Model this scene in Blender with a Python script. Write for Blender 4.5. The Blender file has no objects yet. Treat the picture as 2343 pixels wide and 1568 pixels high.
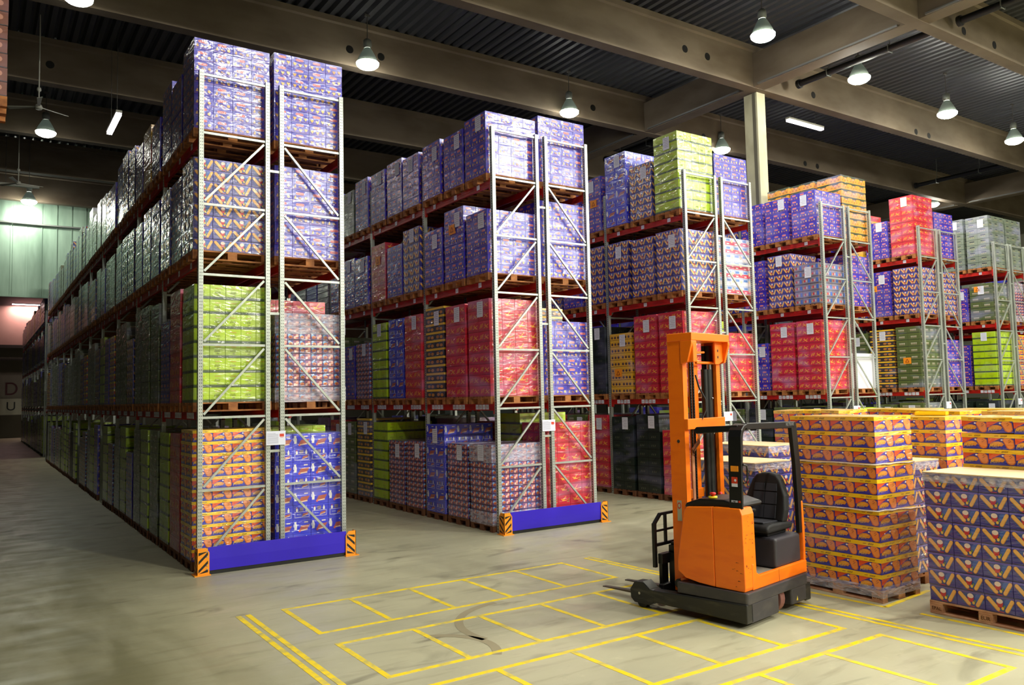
import bpy, bmesh, math, random
from mathutils import Vector, Matrix

scene = bpy.context.scene
COL = scene.collection

# ------------------------------------------------------------------ camera
W, H, FPX = 2343, 1568, 1831.8255
YAW, PITCH, ROLL = 0.59186, 0.066872, -0.0214
CAM = Vector((-2.8209, -12.7659, 2.5405))
fwd = Vector((math.sin(YAW) * math.cos(PITCH), math.cos(YAW) * math.cos(PITCH), math.sin(PITCH)))
rgt = Vector((math.cos(YAW), -math.sin(YAW), 0))
up = rgt.cross(fwd)
r2 = rgt * math.cos(ROLL) + up * math.sin(ROLL)
u2 = up * math.cos(ROLL) - rgt * math.sin(ROLL)
cam = bpy.data.cameras.new('camera')
cam.sensor_width = 36.0
cam.lens = FPX / W * 36.0
cam.clip_start = 0.05
cam.clip_end = 300
camo = bpy.data.objects.new('camera', cam)
M = Matrix.Identity(4)
for i in range(3):
    M[i][0], M[i][1], M[i][2], M[i][3] = r2[i], u2[i], -fwd[i], CAM[i]
camo.matrix_world = M
COL.objects.link(camo)
scene.camera = camo

# ------------------------------------------------------------------ world, view, hall light
world = bpy.data.worlds.new('world')
scene.world = world
world.use_nodes = True
wb = world.node_tree.nodes['Background']
wb.inputs[0].default_value = (0.80, 0.90, 0.72, 1)
wb.inputs[1].default_value = 0.016
vs = scene.view_settings
vs.view_transform = 'Standard'
vs.look = 'None'
vs.gamma = 1.0
vs.use_curve_mapping = False
vs.exposure = 0.1

LAMP_COL = (1.0, 0.985, 0.86)
# pendant lamps: x, y, z of the glowing mouth, power in watts, wording of where it hangs
LAMPS = [
    (6.2, 7.64, 11.93, 150, 'pendant hall lamp between first and second racks, before two round beam holes'),
    (13.55, 7.85, 11.95, 150, 'pendant hall lamp just above the second rack top loads'),
    (21.3, 8.1, 11.95, 150, 'pendant hall lamp left of the concrete column, right of the lime green load'),
    (14.35, 0.55, 11.9, 420, 'pendant hall lamp hung before the wide foremost roof beam end'),
    (19.3, 0.95, 11.9, 420, 'pendant hall lamp right of the concrete column under black pipe'),
    (24.84, 1.2, 11.9, 420, 'pendant hall lamp, middle one in the row of three'),
    (30.2, 1.45, 11.9, 420, 'pendant hall lamp at the right picture edge, last in its row'),
    (-1.0, 7.6, 11.9, 16, 'pendant hall lamp at the top picture edge over outer aisle'),
    (-0.95, 18.5, 11.9, 30, 'pendant hall lamp below the ceiling fan in outer aisle'),
    (-0.9, 29.6, 11.9, 330, 'pendant hall lamp nearest the corrugated partition in outer aisle'),
    (38.0, 8.85, 11.9, 200, 'pendant hall lamp half hidden behind tall red load'),
]
LAMPS_REAR_FILL = [(x, y, 11.9, p) for y, row, xs in ((-8.5, 700, ((3.0, .75), (12.0, 1), (20.0, 1), (28.0, .8))),
                                                 (-17.0, 1500, ((-1.2, .3), (9.0, .9), (16.5, 1), (24.0, 1), (31.0, .8))),
                                                 (-25.0, 2600, ((-1.2, .3), (9.0, .9), (16.5, 1), (24.0, 1), (31.0, .8))))
              for x, p in ((xx, row * k) for xx, k in xs)]  # unseen lamps, added and placed to light the fronts of racks and stacks

# ------------------------------------------------------------------ small helpers
def S(r, g, b, k=1.0):
    def f(c):
        c = c / 255.0
        return (c / 12.92 if c <= 0.04045 else ((c + 0.055) / 1.055) ** 2.4) * k
    return (f(r), f(g), f(b), 1.0)

MATS = {}
def mat(name, base=(0.5, 0.5, 0.5, 1), rough=0.5, metal=0.0, coat=0.0, emit=None, estr=0.0, noise=None, bump=None, spec=0.5):
    m = bpy.data.materials.new(name)
    m.use_nodes = True
    nt = m.node_tree
    b = nt.nodes['Principled BSDF']
    b.inputs['Base Color'].default_value = base
    b.inputs['Roughness'].default_value = rough
    b.inputs['Metallic'].default_value = metal
    b.inputs['Coat Weight'].default_value = coat
    b.inputs['Specular IOR Level'].default_value = spec
    if emit:
        b.inputs['Emission Color'].default_value = emit
        b.inputs['Emission Strength'].default_value = estr
    if noise:   # (scale vector, second colour, low, high)
        sc, c2, lo, hi = noise
        mix = nz_mix(nt, sc, base, c2, lo, hi)
        nt.links.new(mix, b.inputs['Base Color'])
    if bump:    # (scale vector, strength)
        sc, st = bump
        n = nz(nt, sc)
        bp = nt.nodes.new('ShaderNodeBump')
        bp.inputs['Strength'].default_value = st
        bp.inputs['Distance'].default_value = 0.02
        nt.links.new(n, bp.inputs['Height'])
        nt.links.new(bp.outputs[0], b.inputs['Normal'])
    MATS[name] = m
    return m

def nz(nt, scale, detail=3.0, dist=0.0, pos=True):
    g = nt.nodes.new('ShaderNodeNewGeometry') if pos else nt.nodes.new('ShaderNodeTexCoord')
    mp = nt.nodes.new('ShaderNodeMapping')
    mp.inputs['Scale'].default_value = scale
    nt.links.new(g.outputs['Position'] if pos else g.outputs['Object'], mp.inputs['Vector'])
    n = nt.nodes.new('ShaderNodeTexNoise')
    n.inputs['Scale'].default_value = 1.0
    n.inputs['Detail'].default_value = detail
    n.inputs['Distortion'].default_value = dist
    nt.links.new(mp.outputs[0], n.inputs['Vector'])
    return n.outputs['Fac']

def rng_map(nt, fac, lo, hi, a=0.0, b=1.0):
    r = nt.nodes.new('ShaderNodeMapRange')
    r.inputs['From Min'].default_value = lo
    r.inputs['From Max'].default_value = hi
    r.inputs['To Min'].default_value = a
    r.inputs['To Max'].default_value = b
    nt.links.new(fac, r.inputs['Value'])
    return r.outputs[0]

def mixc(nt, fac, c1, c2):
    mx = nt.nodes.new('ShaderNodeMix')
    mx.data_type = 'RGBA'
    for sock, c in ((6, c1), (7, c2)):
        if isinstance(c, tuple):
            mx.inputs[sock].default_value = c
        else:
            nt.links.new(c, mx.inputs[sock])
    if isinstance(fac, float):
        mx.inputs[0].default_value = fac
    else:
        nt.links.new(fac, mx.inputs[0])
    return mx.outputs[2]

def nz_mix(nt, sc, c1, c2, lo, hi):
    return mixc(nt, rng_map(nt, nz(nt, sc, 4.0), lo, hi), c1, c2)

def print_material(name, haze, wrinkle, coat, crough, wscale=(5, 5, 26), haze2=0.25, rough=0.45, sheen=0.0):
    """printed cardboard (colour attribute) under clear stretch film"""
    m = bpy.data.materials.new(name)
    m.use_nodes = True
    nt = m.node_tree
    b = nt.nodes['Principled BSDF']
    at = nt.nodes.new('ShaderNodeAttribute')
    at.attribute_name = 'Col'
    c = at.outputs['Color']
    if haze > 0 or haze2 > 0:
        f = rng_map(nt, nz(nt, (1.1, 1.1, 2.6), 2.0, 0.6), 0.48, 0.72, haze, haze + haze2)
        c = mixc(nt, f, c, S(186, 182, 244))
    nt.links.new(c, b.inputs['Base Color'])
    b.inputs['Roughness'].default_value = rough
    b.inputs['Coat Weight'].default_value = coat
    b.inputs['Coat Roughness'].default_value = crough
    b.inputs['Coat IOR'].default_value = 1.75 if wrinkle > 0.2 else 1.5
    b.inputs['Sheen Weight'].default_value = sheen
    b.inputs['Sheen Roughness'].default_value = 0.35
    b.inputs['Sheen Tint'].default_value = S(205, 215, 200)
    if wrinkle > 0:
        h = nz(nt, wscale, 3.0, 1.2)
        bp = nt.nodes.new('ShaderNodeBump')
        bp.inputs['Strength'].default_value = 1.0
        bp.inputs['Distance'].default_value = 0.03 * wrinkle
        nt.links.new(h, bp.inputs['Height'])
        nt.links.new(bp.outputs[0], b.inputs['Coat Normal'])
    MATS[name] = m
    return m

# ------------------------------------------------------------------ mesh builder
class MB:
    def __init__(self):
        self.v, self.f, self.mi, self.col, self.sm = [], [], [], [], []
    def face(self, pts, mi=0, col=None, smooth=False):
        n = len(self.v)
        self.v.extend([tuple(p) for p in pts])
        self.f.append(list(range(n, n + len(pts))))
        self.mi.append(mi); self.col.append(col); self.sm.append(smooth)
    def mesh_part(self, vs, fs, mi=0, col=None, smooth=False):
        n = len(self.v)
        self.v.extend([tuple(p) for p in vs])
        for f in fs:
            self.f.append([n + i for i in f])
            self.mi.append(mi); self.col.append(col); self.sm.append(smooth)
    def box(self, a, b, mi=0, col=None):
        x0, y0, z0 = a; x1, y1, z1 = b
        vs = [(x0, y0, z0), (x1, y0, z0), (x1, y1, z0), (x0, y1, z0), (x0, y0, z1), (x1, y0, z1), (x1, y1, z1), (x0, y1, z1)]
        self.mesh_part(vs, [(3, 2, 1, 0), (4, 5, 6, 7), (0, 1, 5, 4), (1, 2, 6, 5), (2, 3, 7, 6), (3, 0, 4, 7)], mi, col)
    def bar(self, p, q, w, h, mi=0, col=None, upv=(0, 0, 1)):
        p, q = Vector(p), Vector(q)
        d = (q - p).normalized()
        upv = Vector(upv)
        if abs(d.dot(upv)) > 0.98:
            upv = Vector((0, 1, 0))
        s = d.cross(upv).normalized() * (w / 2)
        t = s.cross(d).normalized() * (h / 2)
        vs = [p - s - t, p + s - t, p + s + t, p - s + t, q - s - t, q + s - t, q + s + t, q - s + t]
        self.mesh_part(vs, [(3, 2, 1, 0), (4, 5, 6, 7), (0, 1, 5, 4), (1, 2, 6, 5), (2, 3, 7, 6), (3, 0, 4, 7)], mi, col)
    def prism(self, poly, axis, a, b, mi=0, col=None):
        """poly in the two other axes, extruded along axis from a to b"""
        def P(u, v, t):
            return (t, u, v) if axis == 'x' else ((u, t, v) if axis == 'y' else (u, v, t))
        n = len(poly)
        vs = [P(u, v, a) for u, v in poly] + [P(u, v, b) for u, v in poly]
        fs = [tuple(range(n - 1, -1, -1)), tuple(range(n, 2 * n))]
        fs += [(i, (i + 1) % n, n + (i + 1) % n, n + i) for i in range(n)]
        self.mesh_part(vs, fs, mi, col)
    def tube(self, pts, r, n=8, mi=0, col=None, caps=True):
        pts = [Vector(p) for p in pts]
        rings = []
        for i, p in enumerate(pts):
            d = (pts[min(i + 1, len(pts) - 1)] - pts[max(i - 1, 0)]).normalized()
            a = Vector((0, 0, 1)) if abs(d.z) < 0.9 else Vector((1, 0, 0))
            s = d.cross(a).normalized(); t = s.cross(d).normalized()
            rr = r[i] if isinstance(r, (list, tuple)) else r
            rings.append([p + (s * math.cos(2 * math.pi * k / n) + t * math.sin(2 * math.pi * k / n)) * rr for k in range(n)])
        vs = [v for ring in rings for v in ring]
        fs = []
        for i in range(len(rings) - 1):
            for k in range(n):
                fs.append((i * n + k, i * n + (k + 1) % n, (i + 1) * n + (k + 1) % n, (i + 1) * n + k))
        self.mesh_part(vs, fs, mi, col, True)
        if caps:
            self.face(list(reversed(rings[0])), mi, col); self.face(rings[-1], mi, col)
    def lathe(self, prof, c=(0, 0, 0), n=20, mi=0, col=None):
        vs, fs = [], []
        for r, z in prof:
            for k in range(n):
                a = 2 * math.pi * k / n
                vs.append((c[0] + r * math.cos(a), c[1] + r * math.sin(a), c[2] + z))
        for i in range(len(prof) - 1):
            for k in range(n):
                fs.append((i * n + k, i * n + (k + 1) % n, (i + 1) * n + (k + 1) % n, (i + 1) * n + k))
        self.mesh_part(vs, fs, mi, col, True)
    def mesh(self, name, mats):
        me = bpy.data.meshes.new(name)
        me.from_pydata(self.v, [], self.f)
        for m in mats:
            me.materials.append(MATS[m] if isinstance(m, str) else m)
        me.polygons.foreach_set('material_index', self.mi)
        me.polygons.foreach_set('use_smooth', self.sm)
        if any(c is not None for c in self.col):
            a = me.color_attributes.new('Col', 'FLOAT_COLOR', 'CORNER')
            buf = []
            for f, c in zip(self.f, self.col):
                c = c or (0.5, 0.5, 0.5, 1)
                buf.extend(list(c) * len(f))
            a.data.foreach_set('color', buf)
        me.update()
        return me
    def build(self, name, mats, parent=None, loc=None, rotz=0.0, bevel=0.0):
        return obj(name, self.mesh(name, mats if isinstance(mats, (list, tuple)) else [mats]), parent, loc, rotz, bevel)

def obj(name, me, parent=None, loc=None, rotz=0.0, bevel=0.0):
    o = bpy.data.objects.new(name, me)
    COL.objects.link(o)
    if parent is not None:
        o.parent = parent
    if loc is not None:
        o.location = loc
    if rotz:
        o.rotation_euler = (0, 0, rotz)
    if bevel:
        md = o.modifiers.new('bevel', 'BEVEL')
        md.width = bevel; md.segments = 2; md.limit_method = 'ANGLE'; md.angle_limit = 0.6
    return o

def empty(name, loc, rotz=0.0):
    o = bpy.data.objects.new(name, None)
    COL.objects.link(o)
    o.location = loc
    o.rotation_euler = (0, 0, rotz)
    o.empty_display_size = 0.2
    return o

def tag(o, label, cat, group=None):
    o['label'] = label
    o['category'] = cat
    if group:
        o['group'] = group
    return o

def struct(o, label=None):
    o['kind'] = 'structure'
    if label:
        o['label'] = label
    return o

def text_mesh(s, size, depth=0.002):
    cu = bpy.data.curves.new('txt', 'FONT')
    cu.body = s; cu.size = size; cu.extrude = depth
    cu.align_x = 'CENTER'; cu.align_y = 'CENTER'
    t = bpy.data.objects.new('txt', cu)
    COL.objects.link(t)
    dg = bpy.context.evaluated_depsgraph_get()
    me = bpy.data.meshes.new_from_object(t.evaluated_get(dg))
    bpy.data.objects.remove(t); bpy.data.curves.remove(cu)
    return me

def text_obj(name, s, size, m, loc, rot, parent=None, sx=1.0):
    me = text_mesh(s, size)
    me.materials.clear(); me.materials.append(MATS[m])
    o = obj(name, me, parent, loc)
    o.rotation_euler = rot
    o.scale = (sx, 1, 1)
    return o

def ell(cx, cy, rx, ry, n=10, rot=0.0):
    c, s = math.cos(rot), math.sin(rot)
    out = []
    for k in range(n):
        a = 2 * math.pi * k / n
        x, y = rx * math.cos(a), ry * math.sin(a)
        out.append((cx + x * c - y * s, cy + x * s + y * c))
    return out
def rect(x0, y0, x1, y1):
    return [(x0, y0), (x1, y0), (x1, y1), (x0, y1)]
def cap(x0, y0, x1, y1, r, n=5):
    a = math.atan2(y1 - y0, x1 - x0)
    out = []
    for k in range(n):
        t = a + math.pi / 2 + math.pi * k / (n - 1)
        out.append((x0 + r * math.cos(t), y0 + r * math.sin(t)))
    for k in range(n):
        t = a - math.pi / 2 + math.pi * k / (n - 1)
        out.append((x1 + r * math.cos(t), y1 + r * math.sin(t)))
    return out

# ------------------------------------------------------------------ materials
print_material('film_print', 0.02, 0.62, 1.0, 0.17, wscale=(3.2, 3.2, 11), haze2=0.30, sheen=0.14)
print_material('foil_print', 0.0, 1.05, 1.0, 0.15, wscale=(4.5, 4.5, 17), haze2=0.16, sheen=0.12)
print_material('lime_print', 0.0, 0.62, 1.0, 0.17, wscale=(3.2, 3.2, 11), haze2=0.12, sheen=0.08)
print_material('bare_print', 0.0, 0.15, 0.35, 0.25, haze2=0.12)
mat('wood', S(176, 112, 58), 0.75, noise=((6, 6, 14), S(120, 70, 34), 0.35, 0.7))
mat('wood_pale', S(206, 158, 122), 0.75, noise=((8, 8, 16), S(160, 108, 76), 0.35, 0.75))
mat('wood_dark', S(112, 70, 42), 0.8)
mat('card_top', S(232, 205, 160), 0.6)
mat('paper', S(225, 228, 245), 0.5)
mat('ink', S(176, 176, 196), 0.6)
mat('tag_orange', S(245, 150, 30), 0.5)
mat('tag_ink', S(150, 60, 10), 0.5)
mat('galvanised', S(190, 196, 190), 0.38, 0.45, noise=((7, 7, 3), S(168, 174, 168), 0.35, 0.7))
mat('hole', S(22, 24, 24), 0.7)
mat('beam_red', S(190, 28, 16), 0.45, noise=((3, 3, 9), S(140, 18, 12), 0.4, 0.75))
mat('guard_blue', S(48, 24, 190), 0.38)
mat('safety_orange', S(245, 150, 20), 0.45)
mat('black_paint', S(14, 14, 12), 0.5)
mat('bolt', S(200, 200, 195), 0.25, 1.0)
mat('concrete', S(106, 94, 78), 0.8, noise=((0.7, 0.7, 1.8), S(86, 74, 58), 0.35, 0.7), bump=((9, 9, 9), 0.12))
mat('column_concrete', S(176, 172, 144), 0.75, noise=((1.5, 1.5, 1.0), S(150, 146, 120), 0.35, 0.7))
mat('deck', S(62, 64, 68), 0.5, 0.3)
mat('pipe_black', S(14, 14, 14), 0.5)
mat('tray_metal', S(120, 120, 120), 0.45, 0.6)
mat('lamp_grey', S(120, 125, 120), 0.45, 0.4)
mat('lamp_shade', S(120, 130, 122), 0.4, emit=(0.75, 1.0, 0.8, 1), estr=0.06)
mat('lamp_glow', (1, 1, 1, 1), 0.5, emit=(0.93, 1.0, 0.97, 1), estr=14.0)
mat('tube_glow', (1, 1, 1, 1), 0.5, emit=(1.0, 0.86, 0.93, 1), estr=12.0)
mat('fan_white', S(150, 150, 140), 0.5)
mat('cable', S(70, 68, 64), 0.7)
mat('wall_pink', S(176, 138, 128), 0.8, noise=((0.3, 0.3, 0.3), S(150, 112, 104), 0.4, 0.7))
mat('wall_grey', S(120, 118, 104), 0.8)
mat('wall_dado', S(84, 80, 66), 0.8)
mat('ledge', S(40, 36, 30), 0.8)
mat('letter_red', S(70, 16, 20), 0.6)
mat('letter_black', S(26, 26, 24), 0.6)
mat('sign_white', S(180, 182, 160), 0.5)
mat('sheet_metal', S(150, 176, 158), 0.4, 0.35, noise=((1.2, 1.2, 0.25), S(104, 128, 112), 0.35, 0.68))
mat('stretch_rope', S(236, 220, 205), 0.18, coat=0.8, bump=((40, 40, 40), 0.6))

m = mat('floor_concrete', S(178, 172, 136), 0.55, spec=0.35)
nt = m.node_tree
b = nt.nodes['Principled BSDF']
c = nz_mix(nt, (0.35, 0.5, 1), S(182, 177, 148), S(166, 162, 138), 0.35, 0.65)
c = mixc(nt, rng_map(nt, nz(nt, (1.1, 7.0, 1), 5.0, 0.5), 0.55, 0.78, 0.0, 0.55), c, S(132, 122, 98))
c = mixc(nt, rng_map(nt, nz(nt, (0.9, 2.4, 1), 6.0, 0.8), 0.60, 0.74, 0.0, 0.7), c, S(92, 86, 72))
c = mixc(nt, rng_map(nt, nz(nt, (6, 6, 1), 5.0), 0.6, 0.8, 0.0, 0.35), c, S(206, 200, 166))
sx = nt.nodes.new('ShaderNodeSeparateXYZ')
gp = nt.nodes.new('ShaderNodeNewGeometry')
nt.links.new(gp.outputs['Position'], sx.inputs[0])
lane = rng_map(nt, sx.outputs['X'], 0.2, -1.6)  # aisle-side ramp: traffic wear plus the dimmer aisle light put into the floor colour
wear_shade = nt.nodes.new('ShaderNodeMath'); wear_shade.operation = 'MULTIPLY'
nt.links.new(lane, wear_shade.inputs[0])
nt.links.new(rng_map(nt, nz(nt, (1.6, 0.5, 1), 6.0, 0.8), 0.25, 0.6, 0.5, 0.95), wear_shade.inputs[1])
c = mixc(nt, wear_shade.outputs[0], c, S(98, 94, 62))
nt.links.new(c, b.inputs['Base Color'])
nt.links.new(rng_map(nt, nz(nt, (1.4, 3.0, 1), 4.0), 0.3, 0.75, 0.32, 0.6), b.inputs['Roughness'])

m = mat('line_paint', S(236, 205, 20), 0.55)
nt = m.node_tree
b = nt.nodes['Principled BSDF']
f = rng_map(nt, nz(nt, (7, 7, 1), 6.0, 0.3), 0.46, 0.70)
nt.links.new(mixc(nt, f, S(240, 208, 20), S(184, 172, 104)), b.inputs['Base Color'])

# milky clear film
m = bpy.data.materials.new('clear_film'); MATS['clear_film'] = m
m.use_nodes = True
nt = m.node_tree
nt.nodes.clear()
out = nt.nodes.new('ShaderNodeOutputMaterial')
tr = nt.nodes.new('ShaderNodeBsdfTransparent')
pb = nt.nodes.new('ShaderNodeBsdfPrincipled')
pb.inputs['Base Color'].default_value = S(225, 222, 240)
pb.inputs['Roughness'].default_value = 0.16
bp = nt.nodes.new('ShaderNodeBump'); bp.inputs['Strength'].default_value = 0.9; bp.inputs['Distance'].default_value = 0.03
nt.links.new(nz(nt, (10, 10, 30), 3.0, 1.0), bp.inputs['Height'])
nt.links.new(bp.outputs[0], pb.inputs['Normal'])
mx = nt.nodes.new('ShaderNodeMixShader')
nt.links.new(rng_map(nt, nz(nt, (5, 5, 18), 3.0, 1.0), 0.4, 0.7, 0.25, 0.7), mx.inputs[0])
nt.links.new(tr.outputs[0], mx.inputs[1]); nt.links.new(pb.outputs[0], mx.inputs[2])
nt.links.new(mx.outputs[0], out.inputs[0])

# truck
mat('truck_orange', S(255, 122, 4), 0.42, coat=0.15, noise=((2.2, 2.2, 9), S(244, 108, 4), 0.5, 0.75))
mat('truck_grey', S(58, 56, 60), 0.5, noise=((4, 4, 10), S(78, 74, 72), 0.5, 0.8))
mat('truck_leg', S(48, 48, 46), 0.42, 0.3, noise=((3, 3, 14), S(90, 86, 74), 0.55, 0.8))
mat('truck_toe', S(120, 120, 116), 0.35, 0.5)
mat('fork_steel', S(92, 84, 80), 0.4, 0.6)
mat('plastic_black', S(16, 17, 18), 0.42)
mat('plastic_grey', S(56, 54, 60), 0.48)
mat('seat_cloth', S(40, 40, 48), 0.85)
mat('seat_black', S(14, 14, 16), 0.7)
mat('tyre', S(138, 92, 84), 0.7)
mat('estop_red', S(200, 24, 16), 0.4)
mat('chrome', S(190, 190, 190), 0.2, 1.0)
mat('hose_copper', S(196, 132, 96), 0.4, 0.5)
mat('sticker_red', S(210, 60, 30), 0.5)
mat('scuff', S(120, 52, 10), 0.7)
mat('lettering_grey', S(112, 110, 110), 0.6)
mat('tray_beige', S(130, 122, 112), 0.6)

# ------------------------------------------------------------------ the hall
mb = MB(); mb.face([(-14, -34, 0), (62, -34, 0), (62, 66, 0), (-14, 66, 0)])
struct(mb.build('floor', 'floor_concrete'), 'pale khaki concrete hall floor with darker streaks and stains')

mb = MB()
LW = 0.062
def line(x0, y0, x1, y1, w=LW):
    mb.bar((x0, y0, 0.001), (x1, y1, 0.001), w, 0.002)
for y0, y1, xs, xa, xb in ((-4.15, -2.91, (0.37, 1.22, 2.06, 2.89, 3.76, 4.62), 0.37, 4.62),
                           (-5.87, -4.64, (0.38, 1.25, 2.10, 2.97, 3.83, 4.72), 0.38, 4.72),
                           (-7.47, -6.30, (0.40, 1.28, 2.15, 3.03, 3.93, 4.90), 0.40, 4.90),
                           (-9.10, -7.84, (0.42, 1.30, 2.17, 3.08, 4.04, 5.00), 0.42, 5.00)):
    line(xa - LW / 2, y0, xb + LW / 2, y0); line(xa - LW / 2, y1, xb + LW / 2, y1)
    for x in xs:
        line(x, y0 + LW / 2, x, y1 - LW / 2)
line(-0.17, -2.87, -0.12, -12.5); line(-0.055, -2.87, -0.01, -12.5)
line(5.12, -2.85, 5.46, -9.6, 0.06); line(5.22, -2.82, 5.59, -9.6, 0.06)
line(5.93, -5.9, 6.02, -7.28, 0.06); line(6.02, -7.27, 7.15, -7.16, 0.06); line(6.07, -7.66, 6.1, -9.2, 0.06)
o = mb.build('floor_marking', 'line_paint'); struct(o, 'worn yellow painted grid of pallet bays and double lines on the floor')
for k, (x, y, rr, a0, a1) in enumerate(((1.05, -5.55, 0.55, -0.7, 1.3), (2.6, -5.2, 0.9, 1.6, 3.4))):
    mb = MB()
    for i in range(14):
        a, c_ = a0 + (a1 - a0) * i / 14, a0 + (a1 - a0) * (i + 1) / 14
        mb.face([(x + rr * math.cos(a), y + rr * math.sin(a), 0.0015), (x + (rr + .1) * math.cos(a), y + (rr + .1) * math.sin(a), 0.0015),
                 (x + (rr + .1) * math.cos(c_), y + (rr + .1) * math.sin(c_), 0.0015), (x + rr * math.cos(c_), y + rr * math.sin(c_), 0.0015)])
    if 'tyre_mark' not in MATS:
        mat('tyre_mark', S(150, 140, 112), 0.6)
    struct(mb.build('floor_stain', 'tyre_mark'), 'curved grey tyre mark on the concrete floor')

# corrugated roof deck, ribs running into the depth
ZB, ZT = 12.05, 13.38
mb = MB()
x = -14.0
while x < 62:
    prof = [(x, ZT + 0.11), (x + 0.06, ZT), (x + 0.19, ZT), (x + 0.25, ZT + 0.11), (x + 0.31, ZT + 0.11)]
    for (xa, za), (xb, zb_) in zip(prof[:-1], prof[1:]):
        mb.face([(xa, -34, za), (xa, 66, za), (xb, 66, zb_), (xb, -34, zb_)])
    x += 0.31
struct(mb.build('ceiling', 'deck'), 'dark corrugated metal roof deck')
mb = MB(); mb.box((-14, -34, ZT + 0.13), (62, 66, ZT + 0.3))
struct(mb.build('roof_slab', 'deck'))

def beam_mesh(yb):
    mb = MB()
    y0, y1 = yb - 0.35, yb
    prof = [(y0, ZB), (y1, ZB), (y1, ZT - 0.2), (y1 + 0.06, ZT - 0.16), (y1 + 0.06, ZT), (y0 - 0.06, ZT), (y0 - 0.06, ZT - 0.16), (y0, ZT - 0.2)]
    mb.prism(prof, 'x', -14, 62)
    return mb
HOLES = {3.63: [(14.3, 12.6), (15.25, 12.58), (20.35, 12.4), (26.6, 12.2), (27.5, 12.2), (5.0, 12.6), (5.9, 12.6)],
         8.55: [(5.9, 12.53), (6.87, 12.53), (14.88, 12.5), (26.65, 12.25), (27.5, 12.25), (20.4, 12.4)],
         14.2: [(-1.15, 12.6), (6.2, 12.5), (7.1, 12.5)], -1.67: [(19.6, 12.3), (21.3, 12.3)]}
BEAMS = (-32.3, -27.2, -22.1, -17.0, -11.9, -6.8, -1.67, 3.63, 8.55, 14.2, 19.6, 25.0, 30.3)
for yb in BEAMS:
    mb = beam_mesh(yb)
    for hx, hz in HOLES.get(yb, []):
        mb.prism(ell(hx, hz, 0.115, 0.115, 16), 'y', yb - 0.354, yb - 0.34, 1)
    struct(mb.build('roof_beam', ['concrete', 'black_paint']))
for gx in (17.3, 40.0):
    mb = MB()
    ys = [-34] + [v for yb in BEAMS for v in (yb - 0.35, yb)] + [31]
    for a, b_ in zip(ys[0::2], ys[1::2]):
        mb.box((gx, a + 0.005, ZB + 0.01), (gx + 0.5, b_ - 0.005, ZT - 0.26))
    struct(mb.build('roof_girder', 'concrete'))
    mb = MB()
    for a, b_ in zip(ys[0::2], ys[1::2]):
        mb.box((gx - 0.06, a + 0.2, ZB + 0.03), (gx - 0.002, b_ - 0.2, ZB + 0.08))
    struct(mb.build('cable_tray', 'tray_metal'))
mb = MB()
mb.box((17.69, 3.48, 0), (18.09, 4.0, ZB)); mb.box((17.67, 3.54, 0), (17.69, 3.66, ZB), 1)
struct(mb.build('column', ['column_concrete', 'wall_dado'], bevel=0.02), 'pale square concrete column rising behind the third and fourth racks')

# black rainwater pipes beside the girders
def pipe(px, ya, yb, label):
    mb = MB()
    mb.tube([(px, ya, 12.33), (px, yb, 12.33)], 0.1, 12)
    mb.tube([(px, ya - 0.0, 12.33), (px, ya - 0.1, 12.33)], 0.145, 12)
    t = empty('drain_pipe', (0, 0, 0)); tag(t, label, 'pipe', 'roof drain pipes')
    mb.build('pipe', 'pipe_black', t)
    for k in (0.25, 0.7):
        mb = MB()
        y = ya + (yb - ya) * k
        mb.box((px - 0.01, y - 0.01, 12.43), (px + 0.01, y + 0.01, ZT))
        mb.box((px - 0.12, y - 0.015, 12.215), (px + 0.12, y + 0.015, 12.228))
        mb.box((px - 0.12, y - 0.015, 12.215), (px - 0.11, y + 0.015, 12.44)); mb.box((px + 0.11, y - 0.015, 12.215), (px + 0.12, y + 0.015, 12.44)); mb.box((px - 0.12, y - 0.015, 12.43), (px + 0.12, y + 0.015, 12.44))
        mb.build('hanger', 'lamp_grey', t)
pipe(18.95, 2.85, -1.6, 'black roof drain pipe, capped end beside the concrete column top')
pipe(18.95, -2.2, -6.7, 'black roof drain pipe at the upper right picture corner')
pipe(18.95, 12.3, 8.65, 'black roof drain pipe behind the tall lime green load')
pipe(35.0, 9.0 - 0.95, 3.75, 'black roof drain pipe above the tall red load')
pipe(35.0, 2.95, -1.6, 'short black roof drain pipe at the right picture edge')

# partition and far wall of the outer aisle
mb = MB()
x = -12.0
while x < 50:
    w = 0.62
    mb.box((x, 31.02, 7.72), (x + w - 0.1, 31.08, ZT))
    mb.box((x + w - 0.1, 31.0, 7.72), (x + w - 0.05, 31.08, ZT))
    mb.box((x + w - 0.05, 31.05, 7.72), (x + w, 31.08, ZT))
    x += w
mb.box((-12, 30.96, 7.66), (50, 31.1, 7.74))
struct(mb.build('wall_partition', 'sheet_metal'), 'corrugated metal partition hanging from the roof across the aisle')
mb = MB(); mb.tube([(-12, 30.9, 11.15), (50, 30.9, 11.15)], 0.05, 8)
struct(mb.build('trim_1', 'lamp_grey'), 'pale horizontal pipe on the corrugated partition')
mb = MB()
mb.box((-14, 64.4, 7.4), (62, 64.7, ZT), 0)
mb.box((-14, 64.4, 0), (40, 64.7, 7.4), 1)
mb.box((-14, 64.3, 7.35), (40, 64.45, 7.6), 3); mb.box((-14, 64.3, 6.35), (40, 64.42, 6.5), 3)
mb.box((-14, 64.36, 0), (40, 64.4, 1.85), 2)
struct(mb.build('wall_back', ['wall_pink', 'wall_grey', 'wall_dado', 'ledge']))
mb = MB()
mb.box((-14, -34.3, 0), (3.0, -34, ZT)); mb.box((10.0, -34.3, 0), (62, -34, ZT)); mb.box((3.0, -34.3, 5.0), (10.0, -34, ZT))
struct(mb.build('wall_front', 'wall_grey'))
mb = MB()
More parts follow.
